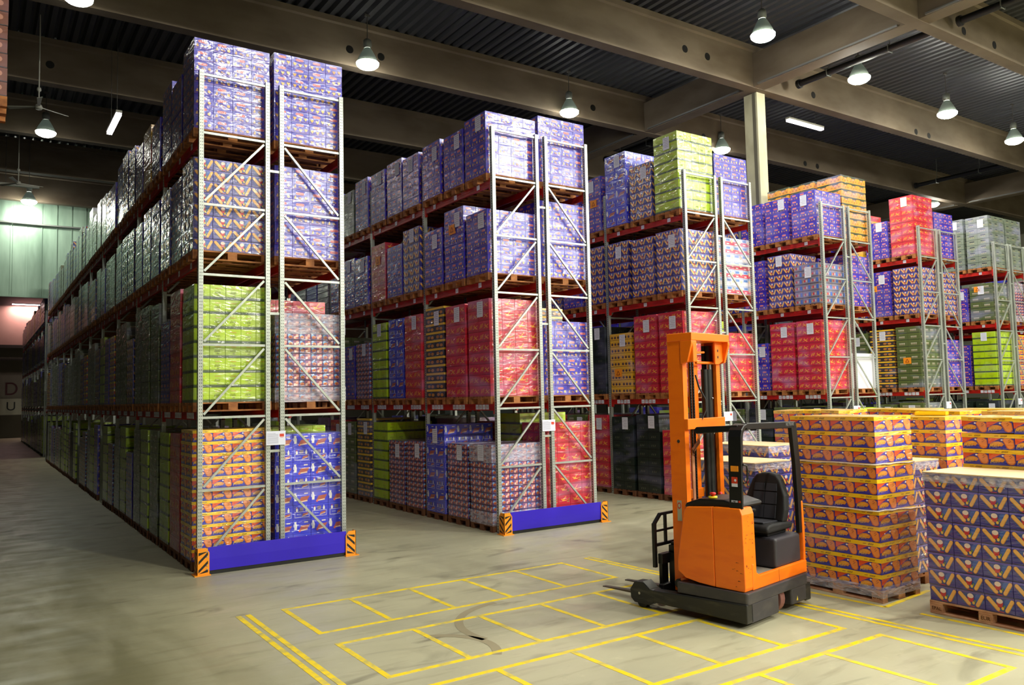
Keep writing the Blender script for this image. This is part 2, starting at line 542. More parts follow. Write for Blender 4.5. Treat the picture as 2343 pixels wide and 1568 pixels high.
mb.box((2.85, -33.98, 0), (3.0, -33.9, 5.1)); mb.box((10.0, -33.98, 0), (10.15, -33.9, 5.1)); mb.box((2.85, -33.98, 5.0), (10.15, -33.9, 5.15))
struct(mb.build('added_door_1', 'sign_white'), 'unseen loading door frame added behind the viewpoint around a fill light')
L = bpy.data.lights.new('door_fill_light', 'AREA'); L.shape = 'RECTANGLE'; L.size = 6.9; L.size_y = 4.9; L.energy = 7000; L.color = (0.84, 0.86, 1.0)  # added fill light in an added door opening, brightens the rack fronts
lo = bpy.data.objects.new('added_door_fill', L); COL.objects.link(lo); lo.location = (6.5, -34.15, 2.5); lo.rotation_euler = (-math.pi / 2, math.pi, 0)
mb = MB(); mb.box((52, -34, 0), (52.3, 66, ZT))
struct(mb.build('wall_right', 'wall_grey'))
text_obj('bay_letter', 'D', 1.5, 'letter_red', (-0.32, 64.28, 3.95), (math.pi / 2, 0, 0), sx=0.9)
o = bpy.data.objects['bay_letter']; tag(o, 'large dark red letter D on the far wall', 'letter')
t = empty('wall_sign', (-0.32, 64.27, 2.55)); tag(t, 'square pale sign with a letter U on the far wall', 'sign')
mb = MB(); mb.box((-0.75, 0, -0.65), (0.75, 0.02, 0.65)); mb.build('board', 'sign_white', t)
text_obj('lettering', 'U', 1.0, 'letter_black', (0, -0.01, 0), (math.pi / 2, 0, 0), t)

# ------------------------------------------------------------------ lamps and fans
def lamp_proto():
    t = empty('pendant_lamp', (0, 0, 0))
    mb = MB(); mb.tube([(0, 0, 0.72), (0, 0, 1.45)], 0.014, 6); mb.box((-0.08, -0.03, 1.41), (0.08, 0.03, 1.47))
    mb.build('cable', 'cable', t)
    mb = MB(); mb.lathe([(0.000, 0.754), (0.065, 0.747), (0.111, 0.702), (0.117, 0.546), (0.091, 0.481), (0.000, 0.468)], n=16)
    mb.build('housing', 'lamp_grey', t)
    mb = MB(); mb.lathe([(0.091, 0.481), (0.143, 0.403), (0.234, 0.234), (0.305, 0.065), (0.319, 0.000), (0.305, 0.000), (0.221, 0.234), (0.130, 0.390)], n=24)
    mb.build('reflector', 'lamp_shade', t)
    mb = MB(); mb.lathe([(0.0, -0.12), (0.08, -0.116), (0.16, -0.10), (0.24, -0.065), (0.295, -0.02), (0.316, 0.02), (0.318, 0.05)], n=24)
    mb.build('lens', 'lamp_glow', t)
    return t
LP = lamp_proto()
lamp_data = {}
def place_lamp(i, x, y, z, p, label):
    if i == 0:
        t = LP
    else:
        t = LP.copy(); COL.objects.link(t)
        for ch in LP.children:
            if ch.type == 'MESH':
                c_ = ch.copy(); COL.objects.link(c_); c_.parent = t
    t.location = (x, y, z)
    tag(t, label, 'lamp', 'pendant hall lamps')
    if p not in lamp_data:
        gm = MATS['lamp_glow'].copy(); gm.name = 'lamp_glow'
        gb = gm.node_tree.nodes['Principled BSDF']
        gb.inputs['Emission Color'].default_value = LAMP_COL + (1,)
        gb.inputs['Emission Strength'].default_value = p * 0.88
        me = next(c_ for c_ in LP.children if c_.name.startswith('lens')).data.copy()
        me.materials.clear(); me.materials.append(gm)
        lamp_data[p] = me
    next(c_ for c_ in t.children if c_.name.startswith('lens')).data = lamp_data[p]
ALL = LAMPS + [(x, y, z, p, 'unseen pendant hall lamp added in a row behind the viewpoint') for x, y, z, p in LAMPS_REAR_FILL]
for i, (x, y, z, p, lb) in enumerate(ALL):
    place_lamp(i, x, y, z, p, lb)

def tube_lamp(x, y, z, ln, ang, label, power, hang=True):
    t = empty('fluorescent_lamp', (x, y, z), ang); tag(t, label, 'lamp')
    mb = MB(); mb.box((-ln / 2, -0.08, 0.04), (ln / 2, 0.08, 0.11)); mb.build('housing', 'fan_white', t)
    mb = MB(); mb.box((-ln / 2 + .02, -0.07, -0.03), (ln / 2 - .02, 0.07, 0.04)); mb.build('diffuser', 'tube_glow', t)
    if hang:
        mb = MB(); mb.tube([(-ln * .3, 0, .11), (-ln * .3, 0, ZT - z)], .008, 5); mb.tube([(ln * .3, 0, .11), (ln * .3, 0, ZT - z)], .008, 5)
        mb.build('hanging_wire', 'cable', t)
    L = bpy.data.lights.new('tube_light', 'AREA'); L.shape = 'RECTANGLE'; L.size = ln; L.size_y = 0.14
    L.energy = power; L.color = (1.0, 0.72, 0.66)
    lo = bpy.data.objects.new('tube', L); COL.objects.link(lo); lo.parent = t; lo.location = (0, 0, -0.05)
tube_lamp(0.45, 12.9, 10.8, 2.0, math.pi / 2, 'lit fluorescent tube lamp tilted beside the top left loads', 25)
tube_lamp(21.7, 4.6, 12.0, 2.0, 0.0, 'lit pink-white fluorescent tube lamp right of the concrete column', 60)
tube_lamp(0.9, 63.9, 10.9, 2.6, 0.0, 'lit fluorescent lamp on the far pinkish wall', 300, False)
t = empty('light_fitting', (-1.55, 24.2, 11.3)); tag(t, 'long unlit pale light fitting near the partition', 'lamp')
mb = MB(); mb.box((-0.75, -0.07, 0), (0.75, 0.07, 0.09)); mb.build('housing', 'fan_white', t)
mb = MB(); mb.tube([(-.4, 0, .07), (-.4, 0, ZT - 11.3)], .01, 5); mb.tube([(.4, 0, .07), (.4, 0, ZT - 11.3)], .01, 5); mb.build('hanging_wire', 'cable', t)

def fan(x, y, z, rot, label):
    t = empty('ceiling_fan', (x, y, z), rot); tag(t, label, 'fan', 'ceiling fans')
    mb = MB(); mb.tube([(0, 0, 0.05), (0, 0, ZT - z)], 0.018, 8); mb.lathe([(0, 0.55), (0.05, 0.55), (0.06, 0.48), (0.02, 0.44)], n=12); mb.build('rod', 'fan_white', t)
    mb = MB(); mb.lathe([(0, -0.06), (0.08, -0.05), (0.1, 0.0), (0.07, 0.07), (0, 0.1)], n=16); mb.build('motor', 'fan_white', t)
    for k in range(3):
        a = k * 2 * math.pi / 3
        c_, s_ = math.cos(a), math.sin(a)
        mb = MB()
        def P(u, v, w):
            return (u * c_ - v * s_, u * s_ + v * c_, w)
        vs_ = [P(.08, -.03, .0), P(.82, -.07, -.02), P(.84, .06, .02), P(.08, .03, .012)]
        mb.mesh_part(vs_ + [(a_, b_, c2 + .012) for a_, b_, c2 in vs_], [(3, 2, 1, 0), (4, 5, 6, 7), (0, 1, 5, 4), (1, 2, 6, 5), (2, 3, 7, 6), (3, 0, 4, 7)])
        mb.build('blade', 'fan_white', t)
fan(-1.5, 12.3, 10.75, 0.5, 'three-bladed ceiling fan nearer the viewer above outer aisle lamp')
fan(-1.6, 22.0, 10.9, 0.2, 'three-bladed ceiling fan farther down the outer aisle near the partition')

# ------------------------------------------------------------------ pallet racks
LV = (2.40, 4.77, 6.70)          # beam tops
BAY = 2.8
FH = 7.74
BARS = (0.12, 1.21, 2.31, 3.43, 4.52, 5.62, 6.75, 7.68)

def post_mesh():
    mb = MB()
    mb.box((0, 0, 0.0), (0.07, 0.085, FH))
    z = 0.08
    while z < FH - 0.05:
        for u in (0.018, 0.046):
            mb.face([(u, -0.001, z), (u + 0.008, -0.001, z), (u + 0.008, -0.001, z + 0.018), (u, -0.001, z + 0.018)], 1)
        z += 0.05
    z = 0.06
    while z < FH - 0.05:
        for xx, sg in ((-0.001, 1), (0.071, -1)):
            q = [(xx, 0.030, z), (xx, 0.058, z), (xx, 0.052, z + 0.032), (xx, 0.036, z + 0.032)]
            mb.face(q if sg > 0 else q[::-1], 1)
        z += 0.05
    mb.box((-0.03, -0.02, 0), (0.1, 0.105, 0.012))
    return mb.mesh('post', ['galvanised', 'hole'])
POST = post_mesh()
def brace_mesh(kind, flip):
    mb = MB()
    if kind == 'h':
        mb.box((0.072, 0.02, -0.018), (1.028, 0.06, 0.018))
    return mb
def hbar(z):
    mb = MB(); mb.box((0.072, 0.02, z - 0.018), (1.028, 0.056, z + 0.018)); return mb
def dbar(z0, z1, flip):
    mb = MB()
    a, b_ = (0.09, 1.01) if not flip else (1.01, 0.09)
    mb.bar((a, 0.04, z0 + 0.05), (b_, 0.04, z1 - 0.05), 0.034, 0.034, upv=(0, 1, 0)); return mb
HB = [hbar(z).mesh('cross_brace', ['galvanised']) for z in BARS]
DB = {fl: [dbar(a, b_, fl).mesh('diagonal_brace', ['galvanised']) for a, b_ in zip(BARS[:-2], BARS[1:-1])] for fl in (False, True)}
def frame_mesh(fl):
    mb = MB()
    for x in (0, 1.03):
        mb.box((x, 0, 0), (x + 0.07, 0.085, FH))
        z = 0.06
        while z < FH - 0.05:
            for xx in (x - 0.001, x + 0.071):
                mb.face([(xx, 0.030, z), (xx, 0.058, z), (xx, 0.052, z + 0.032), (xx, 0.036, z + 0.032)], 1)
            z += 0.05
        mb.box((x - 0.03, -0.02, 0), (x + 0.1, 0.105, 0.012))
    for z in BARS:
        mb.box((0.072, 0.02, z - 0.018), (1.028, 0.056, z + 0.018))
    for z0, z1 in zip(BARS[:-2], BARS[1:-1]):
        a, b_ = (0.09, 1.01) if not fl else (1.01, 0.09)
        mb.bar((a, 0.04, z0 + 0.05), (b_, 0.04, z1 - 0.05), 0.034, 0.034, upv=(0, 1, 0))
    return mb.mesh('upright_frame', ['galvanised', 'hole'])
FRAME = {fl: frame_mesh(fl) for fl in (False, True)}
def beam_me():
    mb = MB()
    mb.box((0.012, 0.09, -0.125), (0.052, BAY - 0.005, 0.0))
    mb.box((0.006, 0.09, -0.07), (0.012, BAY - 0.005, -0.055))
    for y0 in (0.086, BAY - 0.055):
        mb.box((0.004, y0, -0.19), (0.056, y0 + 0.05, 0.04))
    return mb.mesh('beam', ['beam_red'])
BEAM = beam_me()
def label_me():
    mb = MB()
    mb.box((0.0, -0.05, -0.105), (0.0055, 0.05, -0.012))
    for j in range(5):
        mb.box((-0.001, -0.035 + j * 0.015, -0.085), (0.0, -0.028 + j * 0.015, -0.045), 1)
    return mb.mesh('location_label', ['paper', 'ink'])
LAB = label_me()
def add_labels(beam, four):
    n = 4 if four else 1
    for c0 in (0.53, 1.43, 2.33):
        for k in range(n):
            obj('location_label', LAB, beam, (0, c0 + (k - (n - 1) / 2) * 0.125, 0))

ORD = ['first', 'second', 'third', 'fourth', 'fifth', 'sixth', 'seventh', 'eighth', 'ninth', 'tenth', 'eleventh', 'twelfth']
def rack_run(x0, y0, bays, flip, label):
    t = empty('pallet_rack', (x0, y0, 0)); tag(t, label, 'pallet rack', 'pallet rack runs')
    ef = empty('end_frame', (0, 0, 0)); ef.parent = t
    for x in (0, 1.03):
        obj('post', POST, ef, (x, 0, 0))
    for me in HB:
        obj('cross_brace', me, ef)
    for me in DB[flip]:
        obj('diagonal_brace', me, ef)
    for k in range(1, bays + 1):
        obj('upright_frame', FRAME[flip], t, (0, k * BAY, 0))
    for k in range(bays):
        for li, z in enumerate(LV):
            fb = obj('beam', BEAM, t, (0, k * BAY, z))
            if not flip:
                add_labels(fb, li == 0)
            rb = obj('beam', BEAM, t, (1.1, (k + 1) * BAY + 0.085, z)); rb.rotation_euler = (0, 0, math.pi)
            if flip:
                add_labels(rb, li == 0)
    return t

GAP = 0.16
RX = [(0, 0, 11), (5.33, -0.09, 7), (10.83, 0.21, 6), (16.51, 0.55, 5), (22.27, 1.01, 5), (27.6, 1.22, 4), (33.2, 1.5, 3)]
for i, (x0, y0, nb) in enumerate(RX):
    o1 = ORD[i]
    a = rack_run(x0, y0, nb, False, 'grey and red pallet rack, near-side run of the %s double rack' % o1)
    b_ = rack_run(x0 + 1.1 + GAP, y0, (1 if i == 3 else min(nb, 3)), True, 'grey and red pallet rack, far-side run of the %s double rack' % o1)
    for z in (1.75, 3.95, 6.28):
        mb = MB(); mb.box((1.1, 0.02, z - 0.02), (1.1 + GAP, 0.06, z + 0.02)); mb.build('row_spacer', 'galvanised', a)
rack_run(-3.74, 0.02, 1, True, 'pallet rack at the left picture edge across the outer aisle')
rack_run(0.12, 34.2, 8, False, 'distant pallet rack run beyond the corrugated partition')

# blue end guards, corner protectors, information boards
def protector(x, y, mir, label):
    t = empty('corner_protector', (x, y, 0)); tag(t, label, 'corner protector', 'black and orange corner protectors')
    s = -1 if mir else 1
    def fx(poly):
        return [(s * u, v) for u, v in poly]
    mb = MB()
    front = [(0, 0.012), (0.175, 0.012), (0.175, 0.33), (0.125, 0.40), (0.0, 0.40)]
    mb.prism(fx(front), 'y', 0.0, 0.008)
    for k in range(-1, 4):
        zc = 0.04 + k * 0.125
        a = [(0.02, zc), (0.155, zc + 0.13), (0.155, zc + 0.175), (0.02, zc + 0.045)]
        a = [(u, min(max(v, 0.03), 0.385 if u < 0.1 else 0.345)) for u, v in a]
        if max(v for _, v in a) - min(v for _, v in a) > 0.05:
            mb.face([(s * u, -0.0015, v) for u, v in a], 1)
    for z in (0.09, 0.14, 0.27, 0.34):
        mb.prism(ell(s * 0.14, z, 0.010, 0.010, 8), 'y', -0.008, 0.0, 2)
    mb.build('front_plate', ['safety_orange', 'black_paint', 'bolt'], t)
    mb = MB()
    side = [(0.0, 0.012), (0.175, 0.012), (0.175, 0.33), (0.125, 0.40), (0.0, 0.40)]
    mb.prism(side, 'x', 0.0 if not mir else -0.008, 0.008 if not mir else 0.0)
    for k in range(-1, 4):
        zc = 0.04 + k * 0.125
        a = [(0.02, zc), (0.155, zc + 0.13), (0.155, zc + 0.175), (0.02, zc + 0.045)]
        a = [(u, min(max(v, 0.03), 0.385 if u < 0.1 else 0.345)) for u, v in a]
        if max(v for _, v in a) - min(v for _, v in a) > 0.05:
            mb.face([(-s * 0.0015, u, v) for u, v in a], 1)
    mb.build('side_plate', ['safety_orange', 'black_paint'], t)
    mb = MB(); mb.box((min(-s * 0.04, s * 0.19), -0.04, 0.0), (max(-s * 0.04, s * 0.19), 0.19, 0.012)); mb.build('foot_plate', 'safety_orange', t)
WR = 2.2 + GAP
for i in (0, 1):
    x0, y0, _ = RX[i]
    nm = ORD[i]
    t = empty('end_guard', (x0, y0 - 0.24, 0)); tag(t, 'blue sheet metal end guard across the foot of the %s rack' % nm, 'end guard', 'blue rack end guards')
    mb = MB()
    prof = [(0.0, 0.06), (0.012, 0.06), (0.012, 0.40), (0.0, 0.40), (-0.006, 0.225)]
    mb.prism(prof, 'x', 0.10, WR - 0.10); mb.build('panel', 'guard_blue', t)
    mb = MB(); mb.box((0.10, 0.012, 0.0), (WR - 0.10, 0.03, 0.06)); mb.build('foot_rail', 'black_paint', t)
    protector(x0 - 0.06, y0 - 0.262, False, 'orange corner protector with black stripes at the near corner of the %s rack' % nm)
    protector(x0 + WR + 0.06, y0 - 0.262, True, 'orange corner protector with black stripes at the far corner of the %s rack' % nm)
for i, (x0, y0, _) in enumerate(RX[:6]):
    t = empty('rack_notice', (x0 + 1.18, y0 - 0.02, 1.955)); tag(t, 'white notice with red square and grey text on the front of the %s rack' % ORD[i], 'notice', 'white rack notices')
    mb = MB(); mb.box((-0.155, -0.004, -0.11), (0.155, 0.0, 0.11)); mb.build('board', 'paper', t)
    mb = MB()
    for k in range(11):
        mb.box((-0.14, -0.005, 0.07 - k * 0.0155), (-0.14 + 0.18 * (0.75 if k == 0 else 1), -0.004, 0.077 - k * 0.0155))
    mb.build('text_lines', 'ink', t)
    mb = MB(); mb.box((0.06, -0.005, 0.02), (0.13, -0.004, 0.065)); mb.box((0.07, -0.0055, 0.008), (0.12, -0.004, 0.014)); mb.build('red_square', 'sticker_red', t)
# ------------------------------------------------------------------ printed cartons
WHT, GLD = S(240, 236, 228), S(222, 168, 84)
def sc(pts, w, h):
    return [(u * w, v * h) for u, v in pts]
def A_blue(w, h, lf, rw):
    o = [(rect(0, .09 * h, w, .115 * h), S(150, 24, 60))]
    o.append((cap(.26 * w, .72 * h, .60 * w, .72 * h, .125 * h), S(240, 190, 190)))
    o.append((cap(.26 * w, .72 * h, .60 * w, .72 * h, .095 * h), S(214, 26, 56)))
    for k in range(4):
        o.append((rect((.27 + k * .09) * w, .69 * h, (.32 + k * .09) * w, .76 * h), S(248, 205, 205)))
    o.append(([(.08 * w, .22 * h), (.22 * w, .22 * h), (.19 * w, .5 * h), (.15 * w, .52 * h)], S(226, 176, 96)))
    o.append((ell(.42 * w, .33 * h, .07 * w, .11 * h, 9), S(150, 92, 66)))
    o.append((ell(.53 * w, .27 * h, .05 * w, .08 * h, 8), S(190, 120, 110)))
    o.append((ell(.78 * w, .36 * h, .085 * w, .14 * h, 9, .4), S(232, 184, 104)))
    return o
def A_heart(w, h, lf, rw):
    o = [(rect(0, .07 * h, w, .09 * h), S(150, 24, 60))]
    o.append((cap(.30 * w, .74 * h, .62 * w, .74 * h, .12 * h), S(240, 190, 190)))
    o.append((cap(.30 * w, .74 * h, .62 * w, .74 * h, .09 * h), S(214, 26, 56)))
    for k in range(4):
        o.append((rect((.31 + k * .085) * w, .71 * h, (.36 + k * .085) * w, .78 * h), S(248, 205, 205)))
    for cx, cy in ((.18, .34), (.5, .28), (.82, .36)):
        o.append(([(cx * w, (cy - .2) * h), ((cx + .1) * w, (cy + .02) * h), ((cx + .07) * w, (cy + .14) * h), (cx * w, (cy + .08) * h), ((cx - .07) * w, (cy + .14) * h), ((cx - .1) * w, (cy + .02) * h)], S(236, 182, 72)))
    return o
def A_red(w, h, lf, rw):
    g, gd, gr = S(250, 172, 44), S(214, 124, 24), S(96, 150, 50)
    o = [(rect(0, .0 * h, w, .16 * h), S(180, 12, 32))]
    if lf:
        for a, b_, c2, d, cc in ((.22, .62, .5, .52, g), (.34, .42, .62, .86, g), (.40, .42, .86, .56, gd), (.30, .50, .64, .46, g)):
            o.append((cap(a * w, b_ * h, c2 * w, d * h, .035 * h), cc))
        o.append((ell(.88 * w, .58 * h, .035 * w, .07 * h, 8), gr)); o.append((ell(.82 * w, .38 * h, .07 * w, .035 * h, 8), gr))
        for k in range(4):
            o.append((rect((.68 + .06 * k) * w, .3 * h, (.715 + .06 * k) * w, .35 * h), S(250, 190, 120)))
    else:
        for k in range(4):
            o.append((cap((.10 + .08 * k) * w, (.30 + .03 * k) * h, (.20 + .08 * k) * w, (.66 + .03 * k) * h, .035 * h), gd if k % 2 else g))
        for a, b_, c2, d in ((.52, .30, .90, .62), (.55, .58, .88, .30), (.6, .72, .78, .26)):
            o.append((cap(a * w, b_ * h, c2 * w, d * h, .03 * h), g))
        o.append((ell(.46 * w, .3 * h, .03 * w, .06 * h, 8), gr))
    return o
def A_navyV(w, h, lf, rw):
    o = [(ell(.55 * w, .52 * h, .42 * w, .42 * h, 14), S(34, 66, 150)), (ell(.80 * w, .62 * h, .15 * w, .3 * h, 10), S(44, 92, 182)),
         (rect(0, .88 * h, w, h), S(96, 84, 186)), (rect(0, 0, w, .05 * h), S(24, 22, 76))]
    bc, bd = S(240, 180, 88), S(210, 142, 56)
    o.append((cap(.12 * w, .78 * h, .43 * w, .23 * h, .125 * h), bd)); o.append((cap(.125 * w, .80 * h, .435 * w, .26 * h, .105 * h), bc))
    o.append((cap(.93 * w, .79 * h, .74 * w, .20 * h, .115 * h), bd)); o.append((cap(.925 * w, .81 * h, .735 * w, .23 * h, .095 * h), bc))
    o.append((sc([(.44, .36), (.58, .36), (.62, .66), (.38, .66)], w, h), S(196, 22, 44)))
    o.append((ell(.50 * w, .72 * h, .115 * w, .15 * h, 10), S(238, 214, 202)))
    o.append((ell(.60 * w, .32 * h, .05 * w, .10 * h, 8), S(232, 186, 60))); o.append((ell(.66 * w, .44 * h, .03 * w, .08 * h, 7), S(110, 140, 30)))
    o.append((rect(.44 * w, .07 * h, .64 * w, .13 * h), S(170, 24, 70)))
    return o
def A_yellow(w, h, lf, rw):
    o = [(sc([(0, .34), (.12, .40), (.50, .735), (0, .735)], w, h), S(236, 84, 24)),
         (sc([(.10, .42), (.44, .70), (.56, .735), (.64, .735), (.3, .44)], w, h), S(58, 34, 160)),
         (sc([(.05, .22), (.08, .36), (.24, .50), (.40, .52), (.54, .46), (.60, .34), (.52, .20), (.30, .24)], w, h), S(232, 148, 36)),
         (sc([(.10, .30), (.26, .44), (.44, .46), (.52, .36), (.3, .32)], w, h), S(244, 172, 58)),
         (sc([(.54, .62), (.62, .735), (.86, .735), (.97, .62), (1.0, .22), (.94, .06), (.80, .03), (.70, .10)], w, h), S(204, 100, 36)),
         (sc([(.57, .62), (.64, .72), (.84, .72), (.94, .60), (.965, .24), (.91, .10), (.82, .07), (.74, .14)], w, h), S(246, 148, 62)),
         (ell(.53 * w, .62 * h, .045 * w, .06 * h, 8), S(236, 232, 238))]
    for a, b_, c2, d in ((.06, .12, .09, .32), (.09, .32, .13, .18), (.13, .18, .17, .34), (.17, .34, .19, .14), (.235, .16, .245, .30), (.28, .16, .29, .31), (.29, .31, .335, .31), (.335, .31, .34, .17), (.39, .18, .40, .33)):
        o.append((cap(a * w, b_ * h, c2 * w, d * h, .017 * h, 3), S(250, 200, 60)))
    for k in range(5):
        o.append((ell((.80 + .035 * (k % 3)) * w, (.46 + .045 * k) * h, .018 * w, .026 * h, 6), S(150, 70, 50)))
    return o
def A_yellow_lid(w, h):
    o = [(cap(.27 * w, .5 * h, .40 * w, .52 * h, .10 * h, 3), S(196, 140, 16))]
    for k in range(6):
        o.append((cap((.50 + .042 * k) * w, (.30 + .03 * (k % 3)) * h, (.53 + .042 * k) * w, (.66 + .05 * (k % 2)) * h, .05 * h, 3), S(92, 62, 20)))
    return o
def A_lime(w, h, lf, rw):
    o = [(rect(0, 0, w, .17 * h), S(62, 84, 48)), (rect(0, .17 * h, w, .23 * h), S(140, 168, 20))]
    for k in range(7):
        o.append((cap((.3 + .055 * k) * w, .40 * h, (.33 + .055 * k) * w, (.52 + .06 * (k % 2)) * h, .012 * h, 3), S(120, 132, 24)))
    o.append((rect(.46 * w, .26 * h, .62 * w, .32 * h), S(130, 140, 30)))
    o.append((rect(.34 * w, .74 * h, .7 * w, .79 * h), S(206, 170, 40)))
    return o
def A_olive(w, h, lf, rw):
    o = [(rect(0, 0, w, .08 * h), S(34, 44, 16)), (rect(0, .86 * h, w, h), S(96, 112, 40))]
    for k in range(4):
        o.append((sc([(.26 + .13 * k, .3), (.33 + .13 * k, .3), (.35 + .13 * k, .6), (.24 + .13 * k, .6)], w, h), S(196, 196, 170)))
        o.append((rect((.27 + .13 * k) * w, .33 * h, (.32 + .13 * k) * w, .46 * h), S(130, 60, 40)))
    return o
def A_dgreen(w, h, lf, rw):
    o = [(rect(0, 0, w, .06 * h), S(6, 8, 8)), (rect(.3 * w, .7 * h, .66 * w, .8 * h), S(12, 18, 14))]
    for k in range(3):
        o.append((cap((.3 + .15 * k) * w, .32 * h, (.34 + .15 * k) * w, .52 * h, .02 * h, 3), S(140, 140, 112)))
    return o
def A_ggreen(w, h, lf, rw):
    o = [(rect(0, 0, w, .07 * h), S(70, 86, 70)), (rect(.28 * w, .62 * h, .72 * w, .78 * h), S(34, 40, 34))]
    for k in range(3):
        o.append((ell((.34 + .16 * k) * w, .42 * h, .04 * w, .07 * h, 7), S(190, 170, 110)))
    return o
def A_tray(w, h, lf, rw):
    o = [(rect(0, 0, w * .5, h), S(70, 60, 140)), (rect(w * .5, 0, w, h), S(150, 70, 110)), (rect(0, 0, w, .12 * h), S(60, 30, 60)),
         (ell(.16 * w, .72 * h, .13 * w, .22 * h, 9), S(140, 190, 235)), (ell(.28 * w, .45 * h, .18 * w, .25 * h, 10), S(224, 120, 40)),
         (ell(.28 * w, .38 * h, .12 * w, .12 * h, 9), S(150, 60, 30)), (ell(.84 * w, .66 * h, .13 * w, .24 * h, 9), S(245, 170, 150)),
         (ell(.66 * w, .38 * h, .13 * w, .22 * h, 9), S(240, 200, 190)), (ell(.80 * w, .3 * h, .08 * w, .14 * h, 8), S(205, 90, 50))]
    return o
def A_milk(w, h, lf, rw):
    o = [(rect(0, .93 * h, w, h), S(60, 70, 235))]
    ck, cb = S(176, 84, 60), S(236, 200, 170)
    if rw % 2 == 0:
        o += [(rect(.08 * w, .14 * h, .90 * w, .165 * h), WHT), (rect(.08 * w, .52 * h, .90 * w, .545 * h), WHT), (rect(.08 * w, .14 * h, .095 * w, .545 * h), WHT), (rect(.885 * w, .14 * h, .90 * w, .545 * h), WHT),
              (sc([(.5, .22), (.82, .34), (.86, .48), (.56, .4)], w, h), ck), (sc([(.5, .2), (.84, .3), (.82, .35), (.5, .24)], w, h), cb),
              (cap(.2 * w, .62 * h, .2 * w, .72 * h, .07 * h), WHT), (rect(.175 * w, .78 * h, .225 * w, .86 * h), S(220, 60, 70)),
              (rect(.36 * w, .6 * h, .58 * w, .84 * h), S(120, 104, 130)), (cap(.74 * w, .62 * h, .74 * w, .74 * h, .07 * h), WHT), (rect(.715 * w, .8 * h, .765 * w, .88 * h), S(230, 230, 240)),
              (rect(.2 * w, .34 * h, .42 * w, .38 * h), S(170, 180, 240))]
    else:
        o += [(sc([(.06, .3), (.2, .3), (.22, .6), (.17, .78), (.19, .86), (.05, .86), (.08, .7)], w, h), WHT), (ell(.06 * w, .6 * h, .05 * w, .14 * h, 9), S(200, 206, 245)),
              (sc([(.3, .2), (.8, .3), (.95, .62), (.45, .56)], w, h), ck), (sc([(.3, .16), (.82, .24), (.8, .33), (.3, .24)], w, h), cb),
              (ell(.36 * w, .2 * h, .06 * w, .09 * h, 8), S(226, 90, 70)), (rect(.62 * w, .76 * h, .84 * w, .84 * h), S(230, 215, 205))]
    return o
def A_amber(w, h, lf, rw):
    o = [(rect(0, .80 * h, w, h), S(52, 66, 20)), (sc([(.2, .80), (.8, .80), (.72, .68), (.28, .68)], w, h), S(52, 66, 20)), (rect(.3 * w, .5 * h, .7 * w, .62 * h), S(200, 46, 30)), (rect(.38 * w, .53 * h, .62 * w, .59 * h), S(240, 226, 200)),
         (ell(.2 * w, .3 * h, .08 * w, .14 * h, 8), S(206, 120, 30)), (ell(.5 * w, .24 * h, .1 * w, .14 * h, 8), S(206, 120, 30)), (ell(.8 * w, .3 * h, .08 * w, .14 * h, 8), S(206, 120, 30))]
    return o
def A_pink(w, h, lf, rw):
    c0 = (S(226, 60, 92), S(235, 225, 240), S(226, 40, 70))[rw % 3]
    o = [(rect(0, .1 * h, w, .55 * h), c0), (rect(.05 * w, .62 * h, .5 * w, .9 * h), S(84, 130, 205)), (ell(.74 * w, .6 * h, .14 * w, .22 * h, 9), S(240, 205, 170)), (rect(.1 * w, .2 * h, .4 * w, .34 * h), WHT)]
    return o
def A_snack(w, h, lf, rw):
    o = [(rect(0, 0, w, .1 * h), S(60, 56, 70)), (rect(.70 * w, .2 * h, .94 * w, .8 * h), S(44, 104, 205)), (ell(.3 * w, .5 * h, .1 * w, .2 * h, 9), S(206, 40, 50)), (rect(.42 * w, .3 * h, .6 * w, .66 * h), S(190, 180, 196)), (ell(.14 * w, .4 * h, .07 * w, .16 * h, 8), S(206, 160, 110))]
    return o
def A_ydark(w, h, lf, rw):
    o = [(rect(0, 0, w, .72 * h), S(44, 34, 40)), (ell(.3 * w, .36 * h, .17 * w, .2 * h, 9), S(190, 122, 30)), (ell(.7 * w, .32 * h, .17 * w, .2 * h, 9), S(206, 136, 40)), (rect(.4 * w, .5 * h, .6 * w, .64 * h), S(60, 90, 150))]
    return o
def A_ydk2(w, h, lf, rw):
    o = [(rect(0, 0, w, .07 * h), S(150, 104, 10))]
    for cx in (.2, .5, .8):
        o.append((ell(cx * w, .42 * h, .10 * w, .20 * h, 9), S(52, 36, 28))); o.append((ell((cx + .02) * w, .46 * h, .05 * w, .09 * h, 8), S(120, 74, 40)))
    return o
def A_yellowred(w, h, lf, rw):
    return [(rect(0, 0, w, h), S(206, 30, 26) if (rw // 2) % 2 else S(246, 190, 20)), (ell(.5 * w, .5 * h, .12 * w, .2 * h, 8), S(150, 80, 20))]
def A_brown(w, h, lf, rw):
    return [(rect(0, 0, w, .08 * h), S(40, 22, 16)), (ell(.4 * w, .5 * h, .2 * w, .2 * h, 9), S(150, 84, 60)), (ell(.75 * w, .6 * h, .1 * w, .2 * h, 9), S(176, 120, 100))]
def A_none(w, h, lf, rw):
    return []
